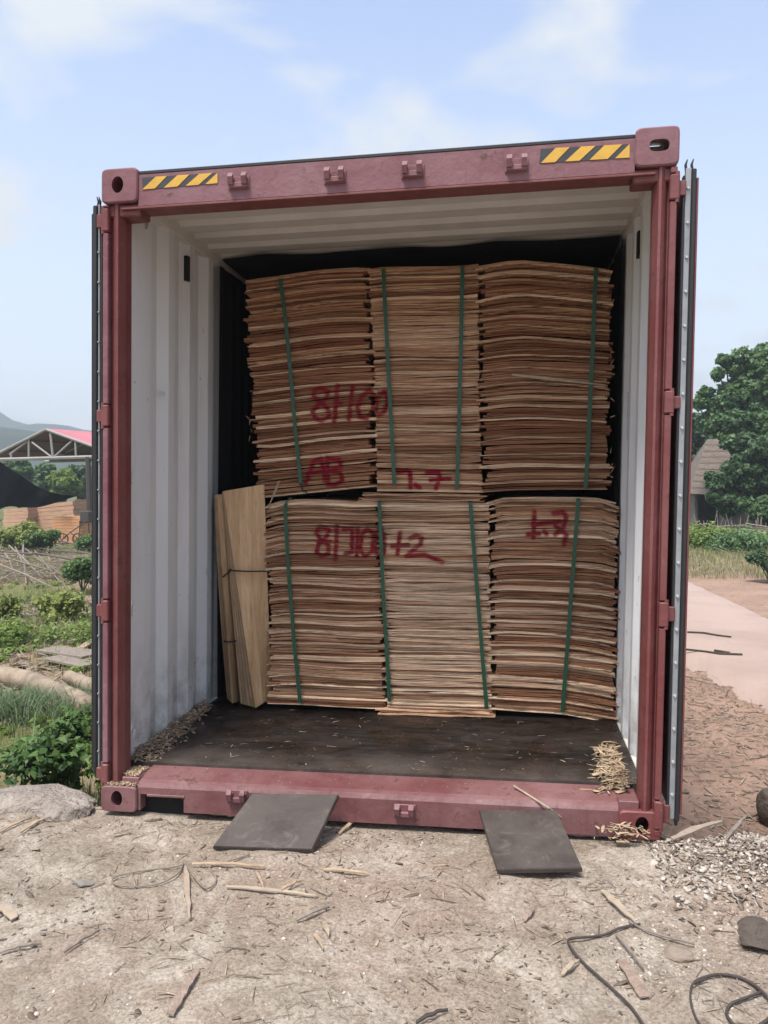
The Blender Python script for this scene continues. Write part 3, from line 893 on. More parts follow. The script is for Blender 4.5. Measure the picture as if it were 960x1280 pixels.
# ---- added black sheets: make walls and ceiling go dark behind the load's face
darken = empty('darkening_sheet', (0, 1.12, .18), 'added black sheets darkening the walls and ceiling around the veneer load', 'plastic sheet')
DARKEN = m_plain('darkening_film', (.008, .008, .009), .75, .3, 6, bs=.3, bd=.01)
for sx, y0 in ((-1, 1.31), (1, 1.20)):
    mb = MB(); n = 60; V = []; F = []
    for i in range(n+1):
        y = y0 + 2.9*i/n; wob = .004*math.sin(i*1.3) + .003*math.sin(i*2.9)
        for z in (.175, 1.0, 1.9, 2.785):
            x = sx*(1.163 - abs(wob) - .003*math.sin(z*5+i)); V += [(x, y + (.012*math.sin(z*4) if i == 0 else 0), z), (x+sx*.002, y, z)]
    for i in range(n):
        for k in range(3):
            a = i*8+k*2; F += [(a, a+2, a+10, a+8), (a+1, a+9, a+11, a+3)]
    mb.add(V, F); part('wall_sheet', mb, DARKEN, darken, sheared=True, norm=False)
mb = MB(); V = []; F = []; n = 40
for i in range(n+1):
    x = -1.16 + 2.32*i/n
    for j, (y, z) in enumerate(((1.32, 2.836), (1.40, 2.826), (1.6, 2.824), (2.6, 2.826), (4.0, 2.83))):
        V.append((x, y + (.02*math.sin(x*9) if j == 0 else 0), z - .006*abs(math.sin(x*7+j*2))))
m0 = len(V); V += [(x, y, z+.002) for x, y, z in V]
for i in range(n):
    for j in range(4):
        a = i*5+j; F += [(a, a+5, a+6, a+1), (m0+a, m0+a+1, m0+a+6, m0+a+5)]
mb.add(V, F); part('ceiling_sheet', mb, DARKEN, darken, sheared=True, norm=False)

# ---- skeletal trailer under it
tr = empty('trailer_chassis', (0, 6, GZ), 'dark steel trailer chassis underneath the maroon container', 'trailer')
DST = m_plain('chassis_steel', (.03, .03, .032), .6)
for x in (-.45, .45):
    mb = MB(); mb.box(x-.06, x+.06, .6, 12.0, -.35, .029); part('beam', mb, DST, tr)
for y in (1.6, 5.5, 8.5, 11.3):
    mb = MB(); mb.box(-1.15, 1.15, y-.06, y+.06, -.12, .002); part('cross_member', mb, DST, tr)
for y in (3.2, 4.5, 9.8):
    mb = MB(); mb.cyl((-1.1, y, -.62), (1.1, y, -.62), .06, 8); mb.box(-.5, .5, y-.08, y+.08, -.62, -.34); part('axle', mb, DST, tr)
    for x in (-.98, .98):
        mb = MB(); mb.cyl((x-.16, y, -.62), (x+.16, y, -.62), .47, 24); part('wheel', mb, RUBBER, tr)

# ================================================================== VENEER BUNDLES
def poly(pts):
    us = [p[0] for p in pts]; vs = [p[1] for p in pts]
    w = (us[-1]-us[0])*.07
    k = np.linspace(-1, 1, 7)
    def f(t):
        t = min(max(t, us[0]), us[-1]); h = min(w, t-us[0], us[-1]-t)
        return float(np.interp(t + k*h, us, vs).mean())
    return f
BY = 1.14; BD = 2.5
def wx(u, v): return at(u, v, 1, BY).x
def wz(u, v): return at(u, v, 1, BY).z

def sheet_mesh(xl, xr, zf, thick, y0, depth, nseg, seed, tl=0, tr_=0):
    """one folded veneer: a thin wavy slab whose front edge shows its three plies"""
    xs_ = np.linspace(xl, xr, nseg+1)
    V = []; F = []
    q = [random.uniform(-.004, .004) for _ in range(3)]
    prof = []; z_ = 0.0; npl = random.choice((2, 3, 3, 4)); g_ = .08
    for k in range(npl):
        q_ = random.uniform(-.006, .006); z1 = (k+1-g_)/npl + random.uniform(-.04, .04)*(k < npl-1)
        prof += [(q_, z_), (q_, z1)]
        if k < npl-1: prof += [(.030, z1+.01), (.030, z1+g_/npl+.06)]
        z_ = z1+g_/npl+.07
    prof[-1] = (prof[-1][0], 1.0)
    prof = [(p, min(1.0, h)) for p, h in prof]
    m = len(prof)
    for i, x in enumerate(xs_):
        f = i/nseg
        zb = zf(x); th = thick*(1 + .10*(random.random()-.5))
        yy = y0 + .003*math.sin(x*9+seed) + random.uniform(-.003, .003)
        if i == 0: yy += tl
        if i == nseg: yy += tr_
        V += [(x, yy+p, zb+th*h) for p, h in prof] + [(x, y0+depth, zb+th), (x, y0+depth, zb)]
    M_ = m+2
    for i in range(nseg):
        o = i*M_
        F += [(o+k, o+M_+k, o+M_+k+1, o+k+1) for k in range(m)] + [(o, o+m+1, o+M_+m+1, o+M_)]
    F += [tuple(range(M_)), tuple(nseg*M_+k for k in range(M_-1, -1, -1))]
    return V, F

def column(root, top, bot, left, right, n, style, seed, other=None):
    """top/bot: photo curves (u,v); left/right: edge curves (v,u). Sheets are laid one by one between them."""
    ft, fb_ = poly(top), poly(bot)
    fl, fr = poly(left), poly(right)
    rnd = random.Random(seed)
    # irregular thicknesses
    th = [rnd.choice((.55, .8, 1.0, 1.3, 1.6))*rnd.uniform(.85, 1.15) for _ in range(n)]
    cyc = 0; kinds = []
    while len(kinds) < n:
        if style == 'side':
            kinds += [1]*rnd.choice((1, 1, 1, 2)) + [0]*rnd.choice((2, 3, 4, 5))
        else:
            kinds += [rnd.choice((0, 1, 1, 2))]
    kinds = kinds[:n]
    if style == 'side':
        kinds[-2:] = [1, 1]; kinds[:1] = [1]
    th = [t_*(.62 if k_ == 1 and style == 'side' else 1) for t_, k_ in zip(th, kinds)]
    tot = sum(th); acc = 0
    for i in range(n):
        s0 = acc/tot; acc += th[i]; s1 = acc/tot
        vmid = (ft((fl(400)+fr(400))/2)*(s0) + fb_((fl(400)+fr(400))/2)*(1-s0))
        ul, ur = fl(vmid), fr(vmid)
        xl, xr = wx(ul, vmid), wx(ur, vmid)
        # edge curves in world terms
        def zf(x, s=s0):
            # pixel column for this x at the front plane (approximately linear)
            f = (x-xl)/(xr-xl); u = ul + (ur-ul)*f
            zb = wz(u, fb_(u)); zt = wz(u, ft(u))
            wig = dl_*max(0, 1-f*7) + dr_*max(0, 1-(1-f)*7) + .0035*math.sin(x*5 + i*.35 + seed) + .0016*math.sin(x*13 + i*1.7)
            edge = min(s, 1-s)
            return zb + (zt-zb)*s + wig*min(1, edge*12)
        zmid = .5*(xl+xr)
        H_ = (wz((ul+ur)/2, ft((ul+ur)/2)) - wz((ul+ur)/2, fb_((ul+ur)/2)))
        T = H_*(s1-s0)
        k = kinds[i]
        lj, rj = rnd.gauss(0, .010), rnd.gauss(0, .010)
        dl_, dr_ = rnd.gauss(0, .0035), rnd.gauss(0, .0035)
        if style == 'side':
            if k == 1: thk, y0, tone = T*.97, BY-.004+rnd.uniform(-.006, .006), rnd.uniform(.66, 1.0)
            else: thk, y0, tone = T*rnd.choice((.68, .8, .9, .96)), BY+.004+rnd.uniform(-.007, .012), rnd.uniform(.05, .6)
            if k == 0 and other is not None:      # recessed packs stop short of the joint
                g = rnd.choice((.0, .018, .030, .036))
                if other == 'r': rj -= g
                else: lj += g
        else:
            thk, y0, tone = T*rnd.choice((.72, .84, .93, .97)), BY + rnd.uniform(-.008, .008), (.35, .66, .9)[k]+rnd.uniform(-.14, .10)
            lj = rnd.uniform(-.006, .006) - .012; rj = rnd.uniform(-.006, .006) + .012
        if k == 1 and other == 'r': rj = rnd.uniform(.004, .016)
        if k == 1 and other == 'l': lj = -rnd.uniform(.004, .016)
        if other == 'r': lj += rnd.choice((0, 0, 0, -.012, .012))
        if other == 'l': rj += rnd.choice((0, 0, 0, -.012, .012))
        V, F = sheet_mesh(xl+lj, xr+rj, zf, thk, y0, BD, 8, i+seed, rnd.uniform(0, .01), rnd.uniform(0, .01))
        mb = MB(); mb.add(V, F)
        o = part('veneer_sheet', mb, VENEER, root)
        tone = max(0, min(1, tone - (.20 if root is up else -.04))); o.color = (tone, tone, tone, 1)  # upper bundle toned darker: its shade is partly put into the sheet colour

up = empty('veneer_bundle', (.1, BY+.6, 1.40), 'upper dark-edged bundle of veneer sheets, strapped in green and sprayed AB', 'veneer bundle', 'strapped bundles of veneer in the container')
lo = empty('veneer_bundle', (.18, BY+.6, .17), 'lower pale bundle of veneer sheets standing on the container floor, strapped in green', 'veneer bundle', 'strapped bundles of veneer in the container')
# upper tier
column(up, [(300,351),(312,350),(350,345),(380,340),(410,336),(440,335),(462,335)], [(318,623),(340,621),(400,615),(440,611),(472,608)],
       [(335,306),(420,312),(520,318),(625,322)], [(335,461),(450,467),(620,470)], 86, 'side', 3, 'r')
column(up, [(459,335),(480,333),(520,332),(578,331),(600,328)], [(468,614),(500,614),(604,616)],
       [(335,463),(450,470),(620,474)], [(330,595),(480,595),(620,600)], 102, 'mid', 5)
column(up, [(592,333),(620,328),(650,324),(680,327),(720,331),(765,336)], [(592,616),(640,613),(700,612),(768,612)],
       [(330,597),(480,598),(620,602)], [(335,762),(420,763),(520,760),(620,761)], 96, 'side', 8, 'l')
# lower tier
column(lo, [(326,634),(345,627),(365,624),(400,624),(440,627),(482,626)], [(330,880),(370,881),(420,884),(484,887)],
       [(630,333),(660,330),(690,329),(730,338),(800,337),(885,334)], [(625,476),(700,479),(885,485)], 92, 'side', 13, 'r')
column(lo, [(474,627),(540,628),(612,628)], [(482,886),(540,888),(614,890)],
       [(625,478),(700,481),(885,487)], [(625,608),(750,609),(890,612)], 104, 'mid', 15)
column(lo, [(606,629),(625,622),(680,621),(740,622),(766,624),(776,634)], [(608,886),(650,889),(700,892),(740,899),(775,906)],
       [(625,611),(750,611),(890,613)], [(640,774),(720,771),(800,768),(905,769)], 94, 'side', 19, 'l')
# loose packs under the middle columns
def pack(root, us, vt, vb, n, tone, seed, y):
    rnd = random.Random(seed)
    for i in range(n):
        s = i/n
        def zf(x):
            f = (x-x0)/(x1-x0); u = us[0]+(us[1]-us[0])*f
            return at(u, vb[0]+(vb[1]-vb[0])*f, 1, y).z*(1-s) + at(u, vt[0]+(vt[1]-vt[0])*f, 1, y).z*s + .003*math.sin(x*17+i)
        vm = (vt[0]+vb[0])/2
        x0 = at(us[0]+rnd.uniform(-8, 6), vm, 1, y).x; x1 = at(us[1]+rnd.uniform(-5, 6), vm, 1, y).x
        V, F = sheet_mesh(x0, x1, zf, at(500, vb[0], 1, y).z*0 + abs(at(500, vt[0], 1, y).z-at(500, vb[0], 1, y).z)/n*.8, y+rnd.uniform(-.01, .012), BD, 8, seed+i)
        mb = MB(); mb.add(V, F); o = part('veneer_sheet', mb, VENEER, root)
        t_ = max(0, min(1, tone+rnd.uniform(-.25, .25))); o.color = (t_, t_, t_, 1)
pack(up, (452, 604), (616, 617), (627, 628), 6, .38, 3, BY-.01)
pack(lo, (470, 614), (887, 891), (894, 898), 4, .55, 5, BY-.035)

def strap(root, pts, y=BY-.026, mat=STRAPG, w=.021, wrap=True, over=.02):
    """band down the front of the bundle, wrapping over its top and under its bottom"""
    P_ = [at(u, v, 1, y) for u, v in pts]
    Q_ = []
    if wrap:
        a = P_[0]; Q_ += [Vector((a.x, a.y+.5, a.z+over)), Vector((a.x, a.y+.04, a.z+over*.7))]
    for i in range(len(P_)-1):
        for k in range(3): Q_.append(P_[i].lerp(P_[i+1], k/3))
    Q_.append(P_[-1])
    V = []; F = []
    for i, p in enumerate(Q_):
        p = p + Vector((random.uniform(-.001, .001), random.uniform(-.002, .002), 0))
        V += [(p.x-w/2, p.y, p.z), (p.x+w/2, p.y, p.z), (p.x+w/2, p.y+.002, p.z-.0015), (p.x-w/2, p.y+.002, p.z-.0015)]
    for i in range(len(Q_)-1):
        for k in range(4): F.append((i*4+k, (i+1)*4+k, (i+1)*4+(k+1) % 4, i*4+(k+1) % 4))
    mb = MB(); mb.add(V, F); return part('strap', mb, mat, root)
strap(up, [(350,349),(358,410),(369,535),(376,606)])
strap(up, [(479,336),(484,440),(493,606)])
strap(up, [(578,332),(575,480),(571,612)])
strap(up, [(745,335),(741,430),(735,560),(732,611)])
strap(lo, [(356,632),(361,720),(368,810),(375,879)])
strap(lo, [(474,627),(479,745),(487,877)])
strap(lo, [(588,628),(597,745),(608,884)])
strap(lo, [(723,625),(715,730),(703,890)])
# red-brown dark tails of the straps where they are knotted
strap(lo, [(364,622),(359,626),(355,634)], y=BY-.034, wrap=False, w=.012)
strap(up, [(376,604),(378,612),(384,616)], y=BY-.034, mat=STRAPB, wrap=False, w=.012)

# loose slivers sticking out of the stacks
def sliver(name, p0, p1, w, mat, label, cat, group=None, bend=.0, parent=None):
    p0, p1 = Vector(p0), Vector(p1); d = (p1-p0); n_ = 6
    side = d.cross(Vector((0, 1, 0.3))).normalized()
    V = []; F = []
    for i in range(n_+1):
        f = i/n_; c = p0.lerp(p1, f) + Vector((0, 0, bend*math.sin(f*math.pi)))
        ww = w*(1-.75*abs(f-.35)/.65)
        V += [tuple(c-side*ww/2), tuple(c+side*ww/2), tuple(c+side*ww/2+Vector((0, .003, -.003))), tuple(c-side*ww/2+Vector((0, .003, -.003)))]
    for i in range(n_):
        for k in range(4): F.append((i*4+k, (i+1)*4+k, (i+1)*4+(k+1) % 4, i*4+(k+1) % 4))
    F += [(0, 1, 2, 3), (n_*4, n_*4+3, n_*4+2, n_*4+1)]
    mb = MB(); mb.add(V, F)
    if parent is not None: return part(name, mb, mat, parent)
    o = obj(name, mb, mat, loc=tuple(p0)); return tag(o, label, cat, group)
sliver('splinter', at(349,601,1,BY-.09), at(337,630,1,BY-.03), .012, TANP, None, None, parent=up)
sliver('splinter', at(640,468,1,BY-.03), at(757,481,1,BY-.03), .014, TANP, None, None, parent=up)
for k in range(18):
    if k % 2: u, v = 763, random.uniform(345, 605); du = random.uniform(1, 6)
    else: u, v = 311+ (k*.4), random.uniform(350, 610); du = -random.uniform(0, 4)
    sliver('splinter', at(u, v, 1, BY+.02), at(u+du, v-random.uniform(-9, 9), 1, BY+.0), .004, TAN, None, None, parent=up)

# two narrow bundles of sheets standing on end by the left wall
def upright(label, tops, bots, n, seed, y, yb, tie, face_tone):
    cx = at(bots[0][0], bots[0][1], 1, y).x
    root = empty('upright_veneer_bundle', (cx, y, .17), label, 'veneer bundle', 'veneer bundles standing on end')
    rnd = random.Random(seed)
    for i in range(n):
        f = i/(max(1, n-1))
        # sheet i: fans out to the left at its foot, the front one last
        yy = y + (1-f)*yb
        tl = at(tops[0][0] - (1-f)*tie['spread_t'], tops[0][1] + rnd.uniform(0, 3), 1, yy)
        trr = at(tops[1][0], tops[1][1] + rnd.uniform(0, 2), 1, yy+.03)
        bl = at(bots[0][0] - (1-f)*tie['spread_b'], bots[0][1] - (1-f)*5, 1, yy-.03); br = at(bots[1][0], bots[1][1] - (1-f)*3, 1, yy+.12)
        bl.z = max(bl.z, .172); br.z = max(.172, br.z)
        V = []; F = []; m = 6
        for a in range(m+1):
            g = a/m
            l_, r_ = tl.lerp(bl, g), trr.lerp(br, g)
            l_ = l_ + Vector((tie['bow']*math.sin(g*math.pi)*(1-f), 0, 0))
            for q_ in (0, .5, 1):
                p = l_.lerp(r_, q_) + Vector((0, -.012*math.sin(q_*math.pi), 0)); V += [tuple(p), tuple(p+Vector((.0015, .004, 0)))]
        for a in range(m):
            for q_ in range(2):
                o = a*6+q_*2
                F += [(o, o+2, o+8, o+6), (o+1, o+7, o+9, o+3)]
            F += [(a*6, a*6+6, a*6+7, a*6+1), (a*6+4, a*6+5, a*6+11, a*6+10)]
        mb = MB(); mb.add(V, F); o_ = part('veneer_sheet', mb, PANEL if f > .9 else TAN if i % 2 else PANEL, root)
    for (a, b) in tie['ties']:
        mb = MB(); pa_, pb_ = at(*a, 1, y-.02), at(*b, 1, y-.005)
        pts = [pa_ + Vector((-.01, .06, 0)), pa_, pa_.lerp(pb_, .5)+Vector((0, -.012, -.002)), pb_, pb_+Vector((.01, .06, 0))]
        mb.tube(pts, .0045, 6); part('twine', mb, STRAPB, root)
    return root
upright('narrow reddish bundle of veneer on end, against the left container wall', [(271,618),(285,616)], [(290,879),(302,880)], 6, 3, 1.17, .05,
        dict(spread_t=3, spread_b=6, bow=-.01, ties=[((279,721),(289,713)), ((280,802),(296,801))]), .5)
upright('wide tan bundle of veneer on end, leaning beside the lower strapped bundle', [(279,614),(330,605)], [(319,885),(339,872)], 9, 5, 1.10, .09,
        dict(spread_t=1.5, spread_b=18, bow=.0, ties=[((286,713),(336,714))]), .8)

# ================================================================== RAMP PLATES
def plate(name, quad_top, label):
    TL, TR, BR, BL = quad_top
    nrm = (TR-TL).cross(BL-TL).normalized()
    if nrm.z < 0: nrm = -nrm
    mb = MB(); cen = (TL+TR+BR+BL)/4
    q = [cen + (p-cen) for p in (TL, TR, BR, BL)]
    n = 6; V = []; F = []
    ins = [cen + (p-cen)*.985 for p in q]
    V = [tuple(p+nrm*.021) for p in ins] + [tuple(p+nrm*.016) for p in q] + [tuple(p+nrm*.0) for p in q]
    F = [(0, 1, 2, 3)] + [(k, (k+1) % 4, (k+1) % 4+4, k+4) for k in range(4)] + [(k+4, (k+1) % 4+4, (k+1) % 4+8, k+8) for k in range(4)] + [(8, 11, 10, 9)]
    mb.add(V, F); o = obj(name, mb, PLATE, loc=tuple(cen)); return tag(o, label, 'ramp plate', 'grey plates leaning on the sill')
def pl_quad(tl, tr, br, bl):
    t1 = at(*tl, 1, -.045); t2 = at(*tr, 1, -.045)
    b2 = gpx(*bl, .006); n_ = (t2-t1).cross(b2-t1)
    d_ = (at(*br, 1, 1.0) - CAM_LOC); b1 = CAM_LOC + d_*((t1-CAM_LOC).dot(n_)/d_.dot(n_))
    return (t1, t2, b1, b2)
plate('ramp_plate', pl_quad((316,996),(424,997),(391,1066),(267,1062)), 'dark grey plate leaning on the sill near the fork pocket, left of the two')
plate('ramp_plate', pl_quad((599,1017),(696,1018),(728,1090),(622,1092)), 'dark grey plate leaning on the sill nearest the right door, under a thin stick')

# ================================================================== FOREGROUND DEBRIS
def scatter(name, n, fn_pos, sz, mats, flat=.25, seed=0, kind='stuff', elong=4, curl=.3):
    """many small flat chips, one mesh"""
    r = np.random.default_rng(seed)
    P_ = fn_pos(r, n); n = len(P_)
    Lh = r.uniform(sz[0], sz[1], n)*r.uniform(.4, 1, n); W = Lh/r.uniform(elong*.5, elong*1.6, n)
    a = r.uniform(0, 2*np.pi, n)
    tx = np.stack([np.cos(a), np.sin(a), r.normal(0, flat, n)], -1); tx /= np.linalg.norm(tx, axis=1)[:, None]
    up_ = np.stack([r.normal(0, flat, n), r.normal(0, flat, n), np.ones(n)], -1)
    ty = np.cross(up_, tx); ty /= np.linalg.norm(ty, axis=1)[:, None]
    nz = np.cross(tx, ty)
    V = []
    ts = [(-1, .7, 0), (-.3, 1, curl), (.4, .9, curl*.6), (1, .45, 0)]
    for s_ in (-1, 1):
        for (t, w, h) in ts:
            V.append(P_ + tx*(t*Lh/2)[:, None] + ty*(s_*w*W/2)[:, None] + nz*(h*W*.5)[:, None])
    top = np.stack(V, 1)                      # n,8,3
    bot = top - np.array([0, 0, 1])*np.minimum(.004, W*.4)[:, None, None]
    A = np.concatenate([top, bot], 1).reshape(-1, 3)
    base = (np.arange(n)*16)[:, None]
    q = []
    for i in range(3):
        q += [(i, i+1, i+5, i+4), (8+i, 8+i+4, 8+i+5, 8+i+1), (i, 8+i, 8+i+1, i+1), (i+4, i+5, 8+i+5, 8+i+4)]
    q += [(0, 4, 12, 8), (3, 11, 15, 7)]
    F = (base[:, :, None] + np.array(q)[None]).reshape(-1, 4)
    o = np_obj(name, A, F, mats, attr=np.repeat(r.uniform(0, 1, n), 16))
    return tag(o, kind=kind)
def m_chip(name, cols, rough=.85):
    m, nt, b = newmat(name)
    a_ = nt.nodes.new('ShaderNodeAttribute'); a_.attribute_name = 'tone'
    st = [(i/(len(cols)-1), c) for i, c in enumerate(cols)]
    setc(nt, b, mix(nt, 1.0, ramp(nt, a_.outputs['Fac'], *st), ramp(nt, noise(nt, 60, 4, .7), (.3, .6), (.7, 1.2)), 'MULTIPLY'))
    b.inputs['Roughness'].default_value = rough; b.inputs['Specular IOR Level'].default_value = .2
    return m
CHIP = m_chip('chips_mixed', [(.13,.10,.08), (.21,.17,.13), (.33,.25,.185), (.27,.23,.19), (.42,.325,.235)])
CHIPD = m_chip('litter_dark', [(.09,.07,.055), (.16,.12,.09), (.25,.20,.16)])
CHIPY = m_chip('chips_fresh', [(.30,.215,.14), (.43,.325,.215), (.52,.415,.29)])
PEB = m_chip('pebbles_mixed', [(.24,.20,.165), (.36,.31,.26), (.55,.50,.43), (.30,.24,.19)])
RUB = m_chip('rubble_white', [(.20,.165,.135), (.34,.29,.24), (.46,.41,.345), (.55,.50,.43)])

def on_ramp(r, n, dens=None, lift=.004):
    x = r.uniform(-2.6, 3.0, n*2); y = r.uniform(-2.6, .12, n*2)
    ok = y < edge_y(x) - .01
    x, y = x[ok][:n], y[ok][:n]
    if dens is not None:
        k = r.uniform(0, 1, len(x)) < dens(x, y); x, y = x[k], y[k]
    k = ~((np.abs(x) < 1.24) & (y > 0)); x, y = x[k], y[k]
    return np.stack([x, y, ramp_z(x, y)+lift], -1)
clump = lambda s_, th=.0: (lambda x, y: np.clip((fbm(x*2.2, y*2.2, 3, s_)-th)*6+.25, .05, 1))
scatter('wood_litter', 11000, lambda r, n: on_ramp(r, n, clump(51)), (.006, .036), CHIP, .2, 1, elong=3.5, curl=.1)
scatter('dark_litter', 5200, lambda r, n: on_ramp(r, n, clump(57)), (.005, .024), CHIPD, .3, 2, elong=4, curl=.1)
scatter('fine_straw', 7000, lambda r, n: on_ramp(r, n, clump(63)), (.02, .11), CHIP, .1, 3, elong=26, curl=.8)
scatter('bark_flakes', 420, lambda r, n: on_ramp(r, n, clump(69)), (.03, .085), CHIP, .12, 4, elong=3, curl=.1)

def stones(name, n, fn, sz, mat, seed, squash=.6):
    r = np.random.default_rng(seed)
    P_ = fn(r, n); n = len(P_)
    t = (1+5**.5)/2
    ico = np.array([(-1,t,0),(1,t,0),(-1,-t,0),(1,-t,0),(0,-1,t),(0,1,t),(0,-1,-t),(0,1,-t),(t,0,-1),(t,0,1),(-t,0,-1),(-t,0,1)])/1.9
    fc = np.array([(0,11,5),(0,5,1),(0,1,7),(0,7,10),(0,10,11),(1,5,9),(5,11,4),(11,10,2),(10,7,6),(7,1,8),(3,9,4),(3,4,2),(3,2,6),(3,6,8),(3,8,9),(4,9,5),(2,4,11),(6,2,10),(8,6,7),(9,8,1)])
    s = (sz[0] + (sz[1]-sz[0])*r.uniform(0, 1, n)**2.5)
    V = ico[None]*r.uniform(.65, 1.25, (n, 12, 1))
    V = V*np.stack([np.ones(n), r.uniform(.55, 1, n), r.uniform(.35, .8, n)*squash/.6], -1)[:, None, :]
    a = r.uniform(0, 6.28, n); c_, s_ = np.cos(a), np.sin(a)
    x = V[..., 0]*c_[:, None]-V[..., 1]*s_[:, None]; y = V[..., 0]*s_[:, None]+V[..., 1]*c_[:, None]
    V = np.stack([x, y, V[..., 2]], -1)*s[:, None, None]*.5 + P_[:, None, :]
    F = (np.arange(n)*12)[:, None, None] + fc[None]
    return tag(np_obj(name, V.reshape(-1, 3), F.reshape(-1, 3), mat, attr=np.repeat(r.uniform(0, 1, n), 12)), kind='stuff')
stones('pebbles', 9000, lambda r, n: on_ramp(r, n, clump(71), 0.0), (.004, .020), PEB, 5)
def heap(r, n):
    x = r.normal(1.62, .30, n); y = -.12 + r.normal(0, .17, n)
    ok = (y < edge_y(x)+.03) & (x > 1.12)
    x, y = x[ok], y[ok]; return np.stack([x, y, ramp_z(x, np.minimum(y, edge_y(x)))+r.uniform(0, .012, len(x))], -1)
def field2(r, n):
    x = r.uniform(.9, 2.4, n); y = r.uniform(-1.3, -.1, n)
    k = r.uniform(0, 1, n) < np.clip(fbm(x*2.5, y*2.5, 3, 91)*5+.3, 0, 1); x, y = x[k], y[k]
    return np.stack([x, y, ramp_z(x, y)+.001], -1)
scatter('white_rubble', 2600, heap, (.006, .045), RUB, .6, 6, elong=2.4, curl=.2)
stones('white_rubble', 3200, heap, (.003, .030), RUB, 9, .5)
scatter('rubble_chips', 900, heap, (.01, .06), CHIP, .3, 10, elong=4, curl=.2)
scatter('white_gravel', 4200, field2, (.005, .022), RUB, .3, 7, elong=1.6, curl=.2)
scatter('rubble_dark_litter', 1100, heap, (.01, .05), CHIPD, .4, 8, elong=4)  # dark litter chips mixed into the rubble heap

# individual bits lying on the dirt
def shard(u0, v0, u1, v1, w, mat, label, cat='wood shard', lift=.012, tip=.75, group='wood shards lying on the dirt ramp', on='r', seed=0):
    p0 = gpx(u0, v0, lift) if on == 'r' else lpx(u0, v0, lift); p1 = gpx(u1, v1, lift) if on == 'r' else lpx(u1, v1, lift)
    rnd = random.Random(u0*7+v0+seed); w *= .72
    d = p1-p0; side = Vector((-d.y, d.x, 0)).normalized(); n_ = 9; V = []; F = []
    for i in range(n_+1):
        f = i/n_; c = p0.lerp(p1, f); c.z += .010*math.sin(f*math.pi)*rnd.uniform(.4, 1)
        ww = w*(1 - tip*abs(f-.4)/.6)*rnd.uniform(.75, 1.1)
        c = c + side*rnd.uniform(-.08, .08)*w
        V += [tuple(c-side*ww/2), tuple(c+side*ww/2+Vector((0, 0, .004))), tuple(c+side*ww/2), tuple(c-side*ww/2-Vector((0, 0, .005)))]
    for i in range(n_):
        for k in range(4): F.append((i*4+k, (i+1)*4+k, (i+1)*4+(k+1) % 4, i*4+(k+1) % 4))
    F += [(0, 1, 2, 3), (n_*4, n_*4+3, n_*4+2, n_*4+1)]
    mb = MB(); mb.add(V, F); o = obj('wood_shard', mb, mat, loc=tuple(p0)); return tag(o, label, cat, group)
WPINK = m_plain('pinkish_bark_strip', (.39, .29, .225), .85, .45, 30, bs=.8, bd=.01)
shard(232,1082,237,1148,.034, m_plain('grey_shard', (.36,.28,.21), .85, .3, 20), 'grey-brown pointed shard lying upright inside the loop of wire at left')
shard(283,1108,395,1120,.020, TANP, 'long pale veneer strip lying right of the wire loop')
shard(404,1152,411,1170,.030, TANP, 'short bright chip of wood below the end of the long pale strip')
shard(392,1168,404,1186,.016, TAN, 'small tan chip touching the short bright chip')
shard(0,1132,18,1148,.055, TANP, 'blunt pale chip at the left edge of the foreground', tip=.3)
shard(212,1268,246,1212,.042, WPINK, 'reddish bark strip in the foreground, bottom centre left', tip=.4)
shard(240,1080,330,1083,.018, TAN, 'long tan strip just below the left grey plate', lift=.016)
shard(320,1090,330,1112,.014, TAN, 'small standing tan splinter crossing the long pale veneer strip')
shard(352,1112,378,1100,.016, TAN, 'tan splinter slanting over the right end of the pale veneer strip', lift=.018)
shard(405,1087,460,1092,.014, TAN, 'thin tan strip on the dirt between the two grey plates, near the left one')
shard(424,1042,450,1021,.020, TAN, 'pale splinter leaning toward the sill right of the left grey plate')
shard(752,1113,794,1152,.045, TANP, 'long pale pointed shard above the bent dark strap on the right', tip=.9)
shard(778,1200,806,1246,.060, WPINK, 'broad pinkish splintered bark piece at the bottom right', tip=.35)
shard(702,1218,724,1200,.026, TANP, 'small pale leaf-shaped chip left of the bent dark strap', tip=.9)
shard(655,1150,668,1136,.030, WPINK, 'pinkish curl of bark below the right grey plate')
shard(676,1155,690,1160,.012, WPINK, 'tiny dark pink splinter right of the pinkish curl of bark')
shard(0,1040,40,1022,.014, TAN, 'thin pale stick end on the rocks at the left edge')
shard(25,1040,62,1020,.022, TAN, 'bundle-like tan splinter lying below the big pale rock')
shard(0,1190,52,1179,.014, GREYW, 'thin grey stick at the left edge, low in the picture')
shard(80,1190,125,1162,.012, GREYW, 'thin forked grey stick left of the foreground centre')
shard(770,1168,805,1212,.010, GREYW, 'thin grey stick inside the bend of the dark strap')
shard(840,1048,902,1026,.045, m_plain('grey_bark', (.34, .27, .21), .9, .3, 12), 'grey split branch on the edge just right of the open right door', tip=.8, lift=.03)
shard(908,1048,935,1018,.022, GREYW, 'grey upright-leaning stick at the ramp lip near the right edge', lift=.03)
shard(520,1278,560,1262,.012, DARKW, 'dark twig at the bottom edge, centre')
shard(370,1150,412,1133,.022, GREYW, 'grey twisted root-like piece right of the pale shards', lift=.014)

